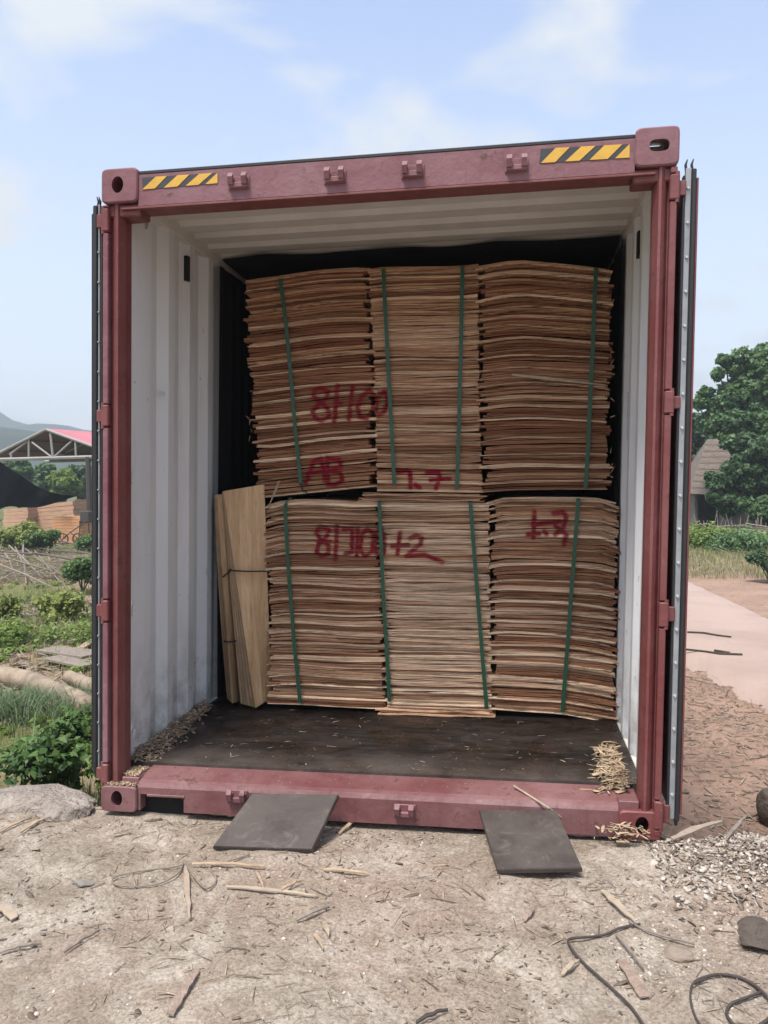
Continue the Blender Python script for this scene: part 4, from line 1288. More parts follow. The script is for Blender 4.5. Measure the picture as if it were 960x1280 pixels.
# wire loop, bent strap, cable coil
def wire(name, px, r, mat, label, cat, lift=.008):
    pts = [gpx(u, v, lift+.006*random.random()) for u, v in px]
    # smooth by Catmull-Rom
    out = []
    for i in range(len(pts)-1):
        p0, p1, p2, p3 = pts[max(i-1, 0)], pts[i], pts[i+1], pts[min(i+2, len(pts)-1)]
        for k in range(5):
            t = k/5
            out.append(.5*((2*p1) + (p2-p0)*t + (2*p0-5*p1+4*p2-p3)*t*t + (3*p1-p0-3*p2+p3)*t**3))
    out.append(pts[-1])
    mb = MB(); c = out[0].copy(); mb.tube(out, r, 6)
    o = obj(name, mb, mat, loc=tuple(c), smooth=True); return tag(o, label, cat)
wire('wire_loop', [(230,1080),(216,1084),(180,1088),(150,1094),(140,1100),(146,1106),(170,1108),(200,1104),(222,1092),(228,1082),(228,1074),(234,1084),(244,1098),(256,1110),(266,1107),(270,1097),(262,1084),(280,1078),(312,1068)], .0032, GREYW, 'thin loops of dull brown wire lying on the dirt below the left plate', 'wire')
wire('bent_strap', [(800,1155),(775,1160),(757,1168),(738,1171),(715,1173),(710,1177),(716,1188),(730,1204),(750,1222),(770,1240),(788,1258),(805,1282)], .0042, DARKW, 'dark bent strap making a corner on the dirt, lower right foreground', 'strap')
wire('long_stem', [(786,1152),(806,1162),(830,1170),(868,1180)], .0035, GREYW, 'thin stem trailing right from the corner of the bent dark strap', 'twig')
wire('cable_coil', [(868,1228),(880,1222),(900,1218),(925,1222),(945,1233),(962,1250),(966,1268),(950,1281)], .0048, DARKW, 'thick dark cable arching across the bottom right corner', 'cable')
wire('thin_cable', [(884,1224),(866,1230),(863,1248),(868,1268),(878,1285)], .0030, DARKW, 'thin dark cable looping down left of the thick cable', 'cable')
wire('hooked_cable', [(952,1240),(930,1248),(914,1255),(908,1266),(915,1278),(930,1288)], .0042, DARKW, 'dark hooked cable inside the thick arching cable', 'cable')
# the thin stick leaning from the floor over the sill
a, b = at(642, 982, 1, .10), gpx(727, 1041, .006)
mid = at(686, 1010, 1, -.03)
mb = MB(); mb.tube([a, mid, b], [.004, .005, .003], 6)
tag(obj('thin_stick', mb, TANP, loc=tuple(b)), 'long thin pale stick leaning over the sill beside the right grey plate', 'stick')

# rocks
def rock(name, c, s, mat, label, cat, seed, sub=4, group=None):
    import bmesh
    bm = bmesh.new(); bmesh.ops.create_icosphere(bm, subdivisions=sub, radius=1)
    r = random.Random(seed); pl = []
    for _ in range(9):
        n_ = Vector((r.gauss(0, 1), r.gauss(0, 1), r.gauss(0, 1))).normalized(); pl.append((n_, r.uniform(.62, .9)))
    for v in bm.verts:
        p = v.co.copy()
        for n_, d_ in pl:
            k = p.dot(n_) - d_
            if k > 0: p -= n_*k
        k = 1 + .22*float(fbm(np.array([p.x*3+seed]), np.array([p.y*3+p.z*2]), 3, seed)[0])
        v.co = Vector((p.x*s[0], p.y*s[1], p.z*s[2]))*k
    me = bpy.data.meshes.new(name); bm.to_mesh(me); bm.free(); me.materials.append(mat)
    o = bpy.data.objects.new(name, me); o.location = c; COL.objects.link(o); return tag(o, label, cat, group)
p = gpx(30, 1008); rock('rock', (p.x-.04, p.y+.06, p.z+.0), (.36, .17, .060), ROCK, 'large flat pale rock on the ramp edge at the far left', 'rock', 4)
p = gpx(80, 1015); rock('rock', (p.x, p.y+.02, p.z+.0), (.13, .12, .065), ROCK, 'smaller pale rock between the flat rock and the container corner', 'rock', 8)
p = gpx(940, 1182); rock('stone', (p.x+.03, p.y, p.z+.03), (.10, .07, .055), ROCKD, 'dark brown stone at the right edge of the foreground', 'stone', 12)
p = gpx(105, 1106); rock('stone', (p.x, p.y, p.z+.004), (.040, .028, .015), m_plain('grey_flat_stone', (.22, .20, .17), .9), 'small flat grey stone left of the wire loops', 'stone', 15)
p = gpx(815, 1190); rock('stone', (p.x+.08, p.y, p.z), (.05, .04, .02), m_plain('brown_stone', (.26, .21, .165), .9), 'round brown stone beside the white gravel, right foreground', 'stone', 17)
p = lpx(957, 1030); rock('stone', (p.x+.10, p.y, p.z+.14), (.17, .15, .20), ROCKD, 'nearly black stone on the lower ground at the right edge', 'stone', 22)
p = gpx(957, 1066)

# debris in the container: left edge litter, splintered pile at the right corner, sawdust on casting
def on_floor(box, n_fn=None, z=.172):
    def f(r, n):
        x = r.uniform(box[0], box[1], n); y = r.uniform(box[2], box[3], n)
        if n_fn is not None:
            k = r.uniform(0, 1, n) < n_fn(x, y); x, y = x[k], y[k]
        return np.stack([x + SHEAR*(z-1.45), y, np.full(len(x), z)+r.uniform(0, .006, len(x))], -1)
    return f
scatter('floor_straw', 170, on_floor((-1.15, 1.15, .17, 1.12)), (.01, .06), CHIP, .06, 21, elong=12)
scatter('floor_dust_chips', 420, on_floor((-1.15, 1.15, .17, 1.12), lambda x, y: np.clip(.9-(y-.17)*1.3, .1, 1)), (.003, .010), CHIP, .1, 22, elong=2)
def leftlit(r, n):
    y = r.uniform(.17, 1.1, n); x = -1.165 + np.abs(r.normal(0, .05, n))*(1.1-.8*(y-.17)) ; 
    return np.stack([x+SHEAR*(-1.28), y, .172+np.clip(.05-(x+1.165)*.6, 0, .05)*r.uniform(0, 1, n)], -1)
scatter('wall_foot_chips', 1100, leftlit, (.01, .06), m_chip('wall_chips', [(.20,.15,.11), (.34,.26,.18), (.46,.35,.24)]), .3, 23, elong=3.5)
def rightpile(r, n):
    t = r.uniform(0, 1, n); y = .10 + t*.55; x = 1.10 - np.abs(r.normal(0, .045, n))*(1.25-t*.5)
    return np.stack([x+SHEAR*(-1.28), y, np.where(y < .17, .153, .172) + np.clip(.07-(1.10-x)*.5, 0, .07)*r.uniform(0, 1, n)*(1-t*.6)], -1)
scatter('splinter_pile', 520, rightpile, (.02, .11), CHIPY, .22, 24, elong=10, curl=.2)
scatter('splinter_pile', 22, rightpile, (.05, .10), CHIPY, .25, 29, elong=2, curl=.1)
def stepile(r, n):
    x = 1.06 + r.normal(0, .05, n); x = np.clip(x, .93, 1.16)
    return np.stack([x-.03, -.035+r.uniform(-.035, .03, n), .045+r.uniform(-.03, .03, n)], -1)
scatter('splinter_pile', 80, stepile, (.015, .07), CHIPY, .12, 25, elong=6, curl=.15)
def sawd(r, n):
    x = r.uniform(-1.21, -1.06, n); y = r.uniform(-.008, .14, n)
    k = r.uniform(0, 1, n) < .9; z = np.where(y < .03, .119, np.where(x > -1.136, .152, .119)); 
    return np.stack([x+SHEAR*(-1.3), y, z+r.uniform(0, .012, n)], -1)[k]
scatter('sawdust', 2400, sawd, (.004, .012), CHIPY, .4, 26, elong=1.4)
def silld(r, n):
    x = r.uniform(-1.0, 1.02, n); y = r.uniform(.03, .165, n)
    return np.stack([x-.03, y, .141+(y-.036)*.134+.001], -1)
scatter('sill_dust', 260, silld, (.003, .014), CHIP, .03, 27, elong=3)
# chips on the ground to the right of the container and along the lip
def lowr(r, n):
    x = r.uniform(1.3, 6.5, n); y = r.uniform(.2, 13, n)
    return np.stack([x, y, ground_z(x, y)+.012], -1)
scatter('yard_wood_litter', 9000, lowr, (.02, .10), CHIP, .08, 31, elong=5, curl=.1)
scatter('yard_straw', 3500, lowr, (.08, .30), CHIP, .06, 33, elong=24)
scatter('yard_dark_litter', 3500, lowr, (.015, .09), CHIPD, .15, 32, elong=7)
# sticks on the road
def stick(px, r, mat, label, z=GZ+.12, cat='stick', group=None, name='stick'):
    pts = [at(u, v, 2, z) for u, v in px]
    mb = MB(); mb.tube(pts, [r*random.uniform(.7, 1.1) for _ in pts], 6)
    return tag(obj(name, mb, mat, loc=tuple(pts[0])), label, cat, group)
stick([(859,790),(880,791),(897,794),(914,796)], .018, DARKW, 'dark stick on the pale road, the farther of two', group='dark sticks lying on the pale road')
stick([(850,811),(880,814),(900,817),(928,818)], .019, DARKW, 'longer dark stick on the pale road, nearer than the other', group='dark sticks lying on the pale road')
stick([(893,813),(912,816)], .018, DARKW, 'short dark stick touching the longer one on the pale road', group='dark sticks lying on the pale road')

# ================================================================== VEGETATION
LEAFN, LEAFS = 2.6, .58
def leaves(name, centers, radii, n, size, mat, parent=None, seed=0, elong=1.6, droop=0., shell=.55, world=True, up_bias=.5):
    r = np.random.default_rng(seed)
    C_ = np.asarray(centers, float); R_ = np.asarray(radii, float)
    if R_.ndim == 1: R_ = np.stack([R_, R_, R_*.75], -1)
    w = (R_.prod(1))**(2/3.); w /= w.sum()
    k = r.choice(len(C_), n, p=w)
    n = int(n*LEAFN); k = r.choice(len(C_), n, p=w); size = size*LEAFS
    d = r.normal(0, 1, (n, 3)); d /= np.linalg.norm(d, axis=1)[:, None]
    rad = shell + (1-shell)*r.uniform(0, 1, n)**.7
    rad *= (1 + .25*np.sin(d[:, 0]*7 + k) * np.cos(d[:, 2]*6+k*2))
    P_ = C_[k] + d*R_[k]*rad[:, None]
    nrm = d*.7 + r.normal(0, .6, (n, 3)); nrm[:, 2] += up_bias; nrm /= np.linalg.norm(nrm, axis=1)[:, None]
    a = np.cross(nrm, r.normal(0, 1, (n, 3))); a /= np.linalg.norm(a, axis=1)[:, None]
    b = np.cross(nrm, a)
    s = size*r.uniform(.5, 1.3, n)
    V = np.stack([P_ - a*(s*elong/2)[:, None], P_ + b*(s/2)[:, None] + nrm*(s*.12)[:, None], P_ + a*(s*elong/2)[:, None] - np.array([0, 0, 1])*(s*droop)[:, None], P_ - b*(s/2)[:, None] + nrm*(s*.12)[:, None]], 1)
    F = (np.arange(n)*4)[:, None] + np.arange(4)[None]
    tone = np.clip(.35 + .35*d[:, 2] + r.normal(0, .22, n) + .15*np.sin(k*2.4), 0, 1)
    if parent is not None: V = V - np.array(wloc(parent))
    o = np_obj(name, V.reshape(-1, 3), F, mat, parent, attr=np.repeat(tone, 4))
    return o

def tree(kind_name, base, clumps, nleaf, lsize, mat, label, cat, group, seed, trunk_r=.2):
    base = Vector(base)
    sub = []
    rs_ = random.Random(seed*13+1)
    for c in clumps:
        sub.append((c[0], c[1], c[2], c[3]*.85))
        for _ in range(9):
            d_ = Vector((rs_.gauss(0, 1), rs_.gauss(0, 1), rs_.gauss(0, 1))).normalized()*c[3]*rs_.uniform(.45, 1.0)
            sub.append((c[0]+d_.x, c[1]+d_.y, c[2]+d_.z*.8, c[3]*rs_.uniform(.30, .58)))
    root = empty(kind_name, base, label, cat, group)
    nleaf = int(nleaf*1.25); mb = MB(); cs = [Vector(c[:3]) for c in clumps]
    cen = sum(cs, Vector())/len(cs)
    fork = base.lerp(Vector((cen.x, cen.y, cen.z)), .45); fork.x = base.x + (cen.x-base.x)*.3
    mb.tube([base - Vector((0, 0, .2)), base.lerp(fork, .5)+Vector((.1, 0, 0)), fork], [trunk_r*1.3, trunk_r, trunk_r*.8], 8)
    for c in cs:
        mid = fork.lerp(c, .5) + Vector((random.uniform(-.2, .2), random.uniform(-.2, .2), .2))
        mb.tube([fork, mid, c], [trunk_r*.45, trunk_r*.22, trunk_r*.07], 5)
    part('trunk', mb, BARK, root)
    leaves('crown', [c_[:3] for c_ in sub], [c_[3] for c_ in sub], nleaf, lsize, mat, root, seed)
    return root
def cl(u, v, rpx, d):
    p = at(u, v, 1, d); r = rpx*(p-CAM_LOC).length/FOC
    return (p.x, p.y + random.uniform(-1, 1)*r*.5, p.z, r)
# right: big spreading tree and its neighbours
D = 38
tree('broadleaf_tree', (at(935, 655, 1, D).x, D, GZ), [cl(*c, D) for c in ((955,452,26),(925,462,12),(908,450,10),(898,466,9),(940,490,34),(905,500,16),(884,490,9),(878,503,9),(902,527,24),(872,508,6),(970,530,44),(925,545,30),(985,470,36),(1010,520,50),(955,580,34))],
     26000, .26, LEAFT, 'tall spreading green tree rising above the hut roof on the right', 'tree', 'trees on the right', 3, .3)
D = 34
tree('broadleaf_tree', (at(915, 655, 1, D).x, D, GZ), [cl(*c, D) for c in ((903,600,16),(925,590,22),(950,600,26),(918,628,20),(890,620,9),(955,560,24),(985,600,34),(940,570,18))],
     13000, .22, LEAFD, 'dark leafy tree standing right in front of the hut', 'tree', 'trees on the right', 4, .2)
D = 30
tree('small_tree', (at(948, 664, 1, D).x, D, GZ), [cl(*c, D) for c in ((945,638,13),(958,632,14),(965,650,12),(935,632,7))],
     2600, .2, LEAFT, 'light green shrubby tree right of the hut, above the brush fence', 'tree', 'trees on the right', 5, .06)
D = 46
tree('broadleaf_tree', (at(868, 655, 1, D).x, D, GZ), [cl(*c, D) for c in ((872,530,16),(862,545,20),(880,545,18),(868,575,20),(850,590,24),(838,550,22),(890,560,20))],
     9000, .28, LEAFD, 'dark tree behind the hut roof beside the container door', 'tree', 'trees on the right', 6, .25)
# trees beyond the shed on the left
D = 52
for i, (u, v, r_, lab) in enumerate(((20, 592, 22, 'dull green tree behind the left end of the shed'), (52, 598, 22, 'pale grey-green tree seen through the middle of the shed'),
                                (80, 604, 20, 'bright green round tree beyond the black cloth'), (104, 600, 24, 'dark green tree behind the shed post'), (128, 602, 26, 'dark green tree hidden mostly by the container'), (-10, 600, 26, 'dull green tree at the left edge behind the shed'))):
    c0 = cl(u, v, r_*.8, D+i % 2*5)
    cs = [c0] + [cl(u+random.uniform(-r_*.6, r_*.6), v+random.uniform(-r_*.6, r_*.8), r_*.45, D+i % 2*5) for _ in range(6)]
    tree('broadleaf_tree', (c0[0], c0[1], GZ), cs, 3800, .34, (LEAFT, LEAFT, LEAFB, LEAFD, LEAFD, LEAFT)[i], lab, 'tree', 'trees beyond the shed', 20+i, .18)

# weeds and bushes
def bush(name, u, v, h, spread, n, size, mat, label, cat='bush', group=None, seed=0, elong=1.5, base=None):
    b = Vector(base) if base else lpx(u, v)
    root = empty(name, b, label, cat, group)
    r = random.Random(seed); mb = MB(); cs = []; rs = []
    for k in range(9):
        a = r.uniform(0, 6.28); q = spread*math.sqrt(r.random())
        c = Vector((b.x+q*math.cos(a), b.y+q*math.sin(a)*.7, b.z + h*r.uniform(.35, .85)))
        mb.tube([b, b.lerp(c, .5)+Vector((0, 0, h*.12)), c], [.012*h+.004, .008*h+.003, .003], 5)
        cs.append(tuple(c)); rs.append(spread*r.uniform(.35, .6))
    part('stem', mb, LEAFM, root)
    leaves('foliage', cs, rs, n, size, mat, root, seed, elong, droop=.25, shell=.25, up_bias=1.0)
    return root
WG = 'weeds and bushes left of the container'
bush('leafy_weed', 0, 0, .80, .36, 900, .085, LEAFB, 'bright broad-leaved weed growing tall beside the left door', 'weed', WG, 1, base=(-1.95, 1.9, gz(-1.95, 1.9)))
bush('leafy_weed', 0, 0, .55, .30, 700, .075, LEAFM, 'mid-green leafy weed low under the bottom of the left door', 'weed', WG, 2, base=(-1.62, .95, gz(-1.62, .95)))
bush('leafy_weed', 0, 0, .75, .42, 900, .08, LEAFM, 'leafy weed clump left of the tall bright weed, behind the pale rock', 'weed', WG, 3, base=(-2.75, 2.3, gz(-2.75, 2.3)))
bush('leafy_weed', 0, 0, .42, .26, 500, .07, LEAFM, 'small dark weed in the gap between rock and corner casting', 'weed', WG, 4, base=(-1.55, .52, gz(-1.55, .52)-.1))
bush('leafy_weed', 0, 0, .60, .35, 600, .08, LEAFB, 'light green weed in front of the fallen log', 'weed', WG, 14, base=(-2.45, 3.6, gz(-2.45, 3.6)))
bush('squash_plant', 78, 778, .55, .45, 420, .15, LEAFY, 'pale yellow-green broad-leaved plant on the brown litter', 'plant', WG, 5, elong=1.1)
bush('dense_bush', 103, 742, 1.0, .55, 1500, .11, LEAFM, 'dense dark green bush beside the left door, above the pale plant', 'bush', WG, 6)
bush('squash_plant', 4, 775, .5, .4, 260, .15, LEAFY, 'pale yellow-green plant cut by the left edge', 'plant', WG, 7, elong=1.1)
bush('bright_bush', 22, 692, 1.25, .95, 1300, .18, LEAFY, 'yellow-green bush in front of the black cloth', 'bush', WG, 8)
bush('bright_bush', 55, 692, 1.0, .65, 900, .17, LEAFM, 'mid-green bush right of the yellow-green bush under the cloth', 'bush', WG, 9)
bush('bright_bush', 112, 692, .8, .5, 700, .16, LEAFM, 'small green bush at the foot of the shed post', 'bush', WG, 10)
bush('low_weed', 52, 806, .28, .8, 800, .08, LEAFB, 'low bright weeds above the fallen log', 'weed', WG, 11)
bush('dense_bush', 962, 728, .9, .5, 1600, .11, LEAFD, 'dark bush by the road at the right edge', 'bush', None, 12)
bush('dense_bush', 872, 686, .7, 1.2, 1800, .14, LEAFB, 'bright low growth under the hut beside the right door', 'bush', None, 13)
bush('dense_bush', 905, 688, .4, 1.5, 1200, .14, LEAFB, 'green growth in front of the brush fence, under the hut', 'bush', None, 15)
bush('dense_bush', 935, 692, .6, 1.2, 1200, .14, LEAFT, 'duller green growth left of the dark roadside bush', 'bush', None, 16)

def grass(name, n, fn, h, seed, mat=GRASS, lean=.5):
    r = np.random.default_rng(seed)
    P_ = fn(r, n); n = len(P_)
    a = r.uniform(0, 6.28, n); d = np.stack([np.cos(a), np.sin(a), np.zeros(n)], -1)
    s = np.stack([-np.sin(a), np.cos(a), np.zeros(n)], -1)
    hh = h*r.uniform(.4, 1.2, n); ln = hh*lean*r.uniform(.3, 1.4, n); w = .0035*(1+hh*3)
    zz = np.array([0, 0, 1.])
    b0 = P_ - s*w[:, None]; b1 = P_ + s*w[:, None]
    m0 = P_ + d*(ln*.35)[:, None] + zz*(hh*.6)[:, None] - s*(w*.7)[:, None]; m1 = m0 + s*(w*1.4)[:, None]
    t = P_ + d*ln[:, None] + zz*(hh*.9)[:, None]
    V = np.stack([b0, b1, m1, m0, t+s*.0008, t-s*.0008], 1)
    F = (np.arange(n)*6)[:, None, None] + np.array([(0, 1, 2, 3), (3, 2, 4, 5)])[None]
    o = np_obj(name, V.reshape(-1, 3), F.reshape(-1, 4), mat, attr=np.repeat(r.uniform(0, 1, n), 6))
    return tag(o, kind='stuff')
def gl(r, n):
    y = .3 + 10*r.uniform(0, 1, n)**1.6; x = -1.45 - r.uniform(0, 1, n)*(1.8+y*.95)
    k = r.uniform(0, 1, n) < np.clip(fbm(x*.9, y*.9, 3, 101)*7+.55, .03, 1); x, y = x[k], y[k]
    return np.stack([x, y, ground_z(x, y)], -1)
grass('grass', 24000, gl, .15, 41)
def weedy(r, n):
    y = .6 + 22*r.uniform(0, 1, n)**1.3; x = -1.5 - r.uniform(0, 1, n)*(1.6+y*.9)
    k = r.uniform(0, 1, n) < np.clip(fbm(x*.8, y*.8, 3, 131)*9+.25, 0, 1); x, y = x[k], y[k]
    return np.stack([x, y, ground_z(x, y)], -1)
W_ = weedy(np.random.default_rng(77), 2600)
tag(leaves('ground_weeds', W_ + np.array([0, 0, .05]), np.full(len(W_), .09), 14000, .085, LEAFB, None, 78, 1.5, .2, .2, True, 1.2), kind='stuff')
def gl2(r, n):
    y = r.uniform(9, 30, n); x = -1.5 - r.uniform(.25, 1, n)*(y*.85)
    k = r.uniform(0, 1, n) < np.clip(fbm(x*.4, y*.4, 3, 105)*7+.6, .05, 1); x, y = x[k], y[k]
    return np.stack([x, y, ground_z(x, y)], -1)
grass('far_grass', 26000, gl2, .22, 42, lean=.7)
def gr_(r, n):
    y = r.uniform(19, 34, n); x = 2 + (y*.30) + r.uniform(-3.5, 4.5, n)
    return np.stack([x, y, ground_z(x, y)], -1)[(x > 4.3+(y-19)*.02)]
grass('verge_grass', 13000, gr_, .30, 43, lean=.9)
scatter('verge_brush', 700, lambda r, n: gr_(r, n)+np.array([0, 0, .12]), (.4, 1.6), CHIP, .25, 62, elong=40, curl=.6)
def tuft(r, n):
    c = lpx(20, 895); x = c.x + r.normal(0, .42, n); y = c.y + r.normal(0, .3, n)
    return np.stack([x, y, ground_z(x, y)], -1)
grass('grass_tuft', 2600, tuft, .27, 44, m_leaf('blue_green_grass', (.09, .14, .06), (.22, .30, .15)), .9)

# logs, planks and sticks on the left
def logo(px, r, mat, label, group=None, name='log', lift=None, cat='log'):
    pts = [lpx(u, v, lift if lift is not None else r) for u, v in px]
    P2 = []
    for i in range(len(pts)-1):
        for k in range(4): P2.append(pts[i].lerp(pts[i+1], k/4) + Vector((0, 0, random.uniform(-.01, .01))))
    P2.append(pts[-1])
    mb = MB(); mb.tube(P2, [r*random.uniform(.92, 1.06) for _ in P2], 10)
    return tag(obj(name, mb, mat, loc=tuple(pts[0]), smooth=True), label, cat, group)
LG = 'logs and offcuts left of the container'
logo([(-30,836),(40,852),(90,874),(112,884)], .125, LOG, 'long peeled log lying across the grass by the left door', LG)
logo([(86,846),(104,853),(119,860)], .09, LOG, 'short log end behind the long peeled log beside the door', LG)
logo([(55,886),(75,882),(92,876)], .07, LOG, 'short pale billet just below the long log', LG)
logo([(-20,893),(8,890)], .08, LOG, 'cut log end at the left edge below the long log', LG)
logo([(-20,918),(22,896)], .04, LOG, 'thin pale board end at the left edge', LG, cat='board', name='board')
for i, (q_, lab) in enumerate(((((60,812),(118,820)), 'grey board lying flat beside the left door'), (((70,822),(118,832)), 'second grey board, nearer than the flat grey board'), (((88,803),(118,795)), 'reddish offcut leaning on the grey boards'), (((100,812),(119,800)), 'pale offcut resting over the grey boards at the door'))):
    a_, b_ = lpx(*q_[0], .05), lpx(*q_[1], .06)
    d_ = (b_-a_).normalized(); s_ = Vector((-d_.y, d_.x, 0))*(.22 if i < 2 else .06)
    mb = MB(); mb.quadbox([a_-s_, b_-s_, b_+s_, a_+s_], (0, 0, .03)); tag(obj('plank', mb, (GREYW, GREYW, WPINK, TAN)[i], loc=tuple(a_)), lab, 'plank', 'offcuts near the left door')
scatter('brown_litter', 7000, lambda r, n: (lambda c: np.stack([c[0], c[1], ground_z(c[0], c[1])+.03], -1))((r.uniform(-11, -2.3, n), r.uniform(5, 14, n))), (.06, .3), CHIP, .3, 51, elong=6)
# dry cut poles lying in a tangle
PG = 'dry cut poles lying crisscross below the shed'
poles = [((-5,672),(58,700)), ((10,672),(40,722)), ((28,668),(75,722)), ((-5,694),(70,688)), ((-5,706),(110,694)), ((30,676),(33,724)), ((50,684),(119,680)), ((-5,716),(80,712)), ((60,698),(118,686)), ((0,684),(22,722)), ((-5,728),(64,728)), ((40,712),(119,700)), ((12,700),(52,716))]
desc = ['leaning from the left edge towards the middle', 'steep one in front of the yellow bush', 'long one slanting down right across the tangle', 'nearly level one at the left edge', 'long level one across the whole tangle', 'upright one standing in the tangle', 'level one under the shed post', 'low level one in front', 'one rising right towards the left door', 'steep one at the left edge', 'nearest level one at the very left', 'one running low to the left door', 'short one in the middle of the tangle']
for (a_, b_), dd in zip(poles, desc):
    pa, pb = lpx(a_[0], a_[1]+6), lpx(b_[0], b_[1]+8)
    pa = Vector((pa.x, pa.y, pa.z+random.uniform(.15, .7))); pb = Vector((pb.x, pb.y, pb.z+.05))
    mid = pa.lerp(pb, .5) + Vector((random.uniform(-.1, .1), 0, random.uniform(-.05, .1)))
    mb = MB(); mb.tube([pa, mid, pb], [.026, .03, .02], 6)
    tag(obj('dry_pole', mb, GREYW, loc=tuple(pb)), 'dry grey pole, ' + dd, 'pole', PG)

def brushy(r, n):
    u = r.uniform(-30, 125, n); v = r.uniform(684, 730, n)
    P_ = [lpx(float(a), float(b)) for a, b in zip(u, v)]
    return np.array([(p.x, p.y, p.z + .05 + .25*q) for p, q in zip(P_, r.uniform(0, 1, n)**2)])
scatter('brushwood', 900, brushy, (.4, 2.0), CHIP, .12, 61, elong=45, curl=.6)
# ---- open shed with a rusty roof
ROOFU = m_plain('rusty_roof_underside', (.15, .105, .10), .8, .3, 1.5)
PINKR = m_plain('faded_red_roof', (.50, .17, .19), .6, .15, 1.0)
STEELG = m_plain('grey_truss_steel', (.30, .29, .27), .6, .2, 2)
D = 34.0
def sp_(u, v, d=D): return at(u, v, 1, d)
shed = empty('open_shed', (sp_(60, 672).x, D+2, GZ), 'open shed with trussed gable and faded red roof beyond the grass', 'shed')
pk = sp_(58, 537); el = sp_(-14, 573); er = sp_(130, 563)
back = Vector((3.2, 11, 0))
th = Vector((0, 0, .05))
# two roof slopes, running back and to the right
for a_, b_, mt in ((el, pk, PINKR), (pk, er, PINKR)):
    mb = MB(); mb.add([a_, b_, b_+back, a_+back, a_+th, b_+th, b_+back+th, a_+back+th], [(0,1,2,3),(4,7,6,5),(0,4,5,1),(1,5,6,2),(2,6,7,3),(3,7,4,0)])
    o = part('roof', mb, mt, shed)
    o.data.materials.append(ROOFU)
    for p_ in o.data.polygons:
        if p_.normal.z < -.5: p_.material_index = 1
bl_, br_ = sp_(-20, 575), sp_(126, 571)
def bar(a_, b_, r, name='truss_bar', mat=STEELG):
    mb = MB(); mb.tube([a_, b_], r, 6); part(name, mb, mat, shed)
bar(bl_, br_, .09); bar(el+Vector((0,-.04,0)), pk+Vector((0,-.04,0)), .07); bar(pk+Vector((0,-.04,0)), er+Vector((0,-.04,0)), .07)
bar(sp_(63, 541), sp_(66, 570), .06)
for a_, b_ in (((40,553),(64,571)), ((90,551),(68,571)), ((36,548),(36,572)), ((94,550),(95,571)), ((14,566),(14,574)), ((12,568),(34,552))): bar(sp_(*a_), sp_(*b_), .05)
for k in (1, 2, 3):
    off = back*(k/3.0)
    bar(bl_+off, br_+off, .07); bar(el+off, pk+off, .06); bar(pk+off, er+off, .06)
for s_ in (.3, .65):
    a_, b_ = el.lerp(pk, s_), er.lerp(pk, s_)
    bar(a_ - Vector((0, 0, .06)), a_+back-Vector((0, 0, .06)), .05, 'purlin', ROOFU); bar(b_ - Vector((0, 0, .06)), b_+back-Vector((0, 0, .06)), .05, 'purlin', ROOFU)
def post_(p, d=0, name='post'):
    mb = MB(); q = Vector(p); mb.tube([q, Vector((q.x, q.y, gz(q.x, q.y)-.1))], .13, 8); part(name, mb, DARKW, shed)
for off in (Vector(), back):
    post_(sp_(110, 571)+off); post_(sp_(-14, 575)+off)
# ---- black shade cloth hanging in a sag
mb = MB(); V = []; F = []; n = 16
topc = [(-6, 573), (8, 583), (25, 594), (45, 608), (65, 616), (80, 619), (94, 619)]
botc = [(-6, 640), (8, 632), (25, 634), (45, 635), (65, 630), (80, 625), (96, 620)]
ft, fb2 = poly(topc), poly(botc)
for i in range(n+1):
    u = -6 + 102*i/n
    for j in range(6):
        f = j/5; v = ft(u)*(1-f)+fb2(u)*f; d_ = 31.5 + .35*math.sin(i*.9+j*.8) + .5*f
        V.append(tuple(at(u, v, 1, d_)))
m0 = len(V); V += [(x, y+.02, z) for x, y, z in V]
for i in range(n):
    for j in range(5):
        q0 = i*6+j; F += [(q0, q0+6, q0+7, q0+1), (m0+q0, m0+q0+1, m0+q0+7, m0+q0+6)]
NET = m_plain('black_netting', (.006, .007, .007), 1., .3, 2, bs=0); NET.node_tree.nodes['Principled BSDF'].inputs['Specular IOR Level'].default_value = 0
mb.add(V, F); o = obj('shade_cloth', mb, NET, loc=tuple(V[0]), smooth=True, norm=False)
tag(o, 'black shade cloth hanging in a sag in front of the shed', 'cloth')
# ---- stacks of fresh veneer under the shed
VST = m_plain('fresh_orange_veneer', (.62, .31, .15), .8, .3, 3, bs=.6, bd=.05, sc=(1, 1, 6))
VSP = m_plain('fresh_pink_veneer', (.60, .37, .24), .8, .3, 3, bs=.6, bd=.05, sc=(1, 1, 6))
def vstack(quad, d, mat, label):
    n = 9; root = None
    P_ = [at(u, v, 1, d) for u, v in quad]
    P_[2].z = min(P_[2].z, gz(P_[2].x, d)+.02); P_[3].z = P_[2].z
    root = empty('veneer_stack', (P_[3].x, d, P_[3].z), label, 'veneer stack', 'fresh veneer stacks under the shed')
    for k in range(n):
        f0, f1 = k/n, (k+.93)/n
        a0, b0 = P_[3].lerp(P_[0], f0), P_[2].lerp(P_[1], f0); a1, b1 = P_[3].lerp(P_[0], f1), P_[2].lerp(P_[1], f1)
        j = random.uniform(-.05, .05)
        mb = MB(); mb.quadbox([(a0.x+j, d, a0.z), (b0.x+j, d, b0.z), (b1.x+j, d, b1.z), (a1.x+j, d, a1.z)], (0, 1.3, 0)); part('veneer_layer', mb, mat, root)
vstack([(4, 636), (34, 634), (34, 668), (4, 668)], 33.4, VSP, 'pinkish low stack of veneer at the left edge under the shed')
vstack([(35, 632), (92, 626), (92, 668), (35, 668)], 34.2, VSP, 'dusty pink stack of veneer in the shed behind the cloth')
vstack([(66, 646), (101, 646), (101, 669), (66, 669)], 31.8, VST, 'bright orange stack of veneer in front, right of the bushes')
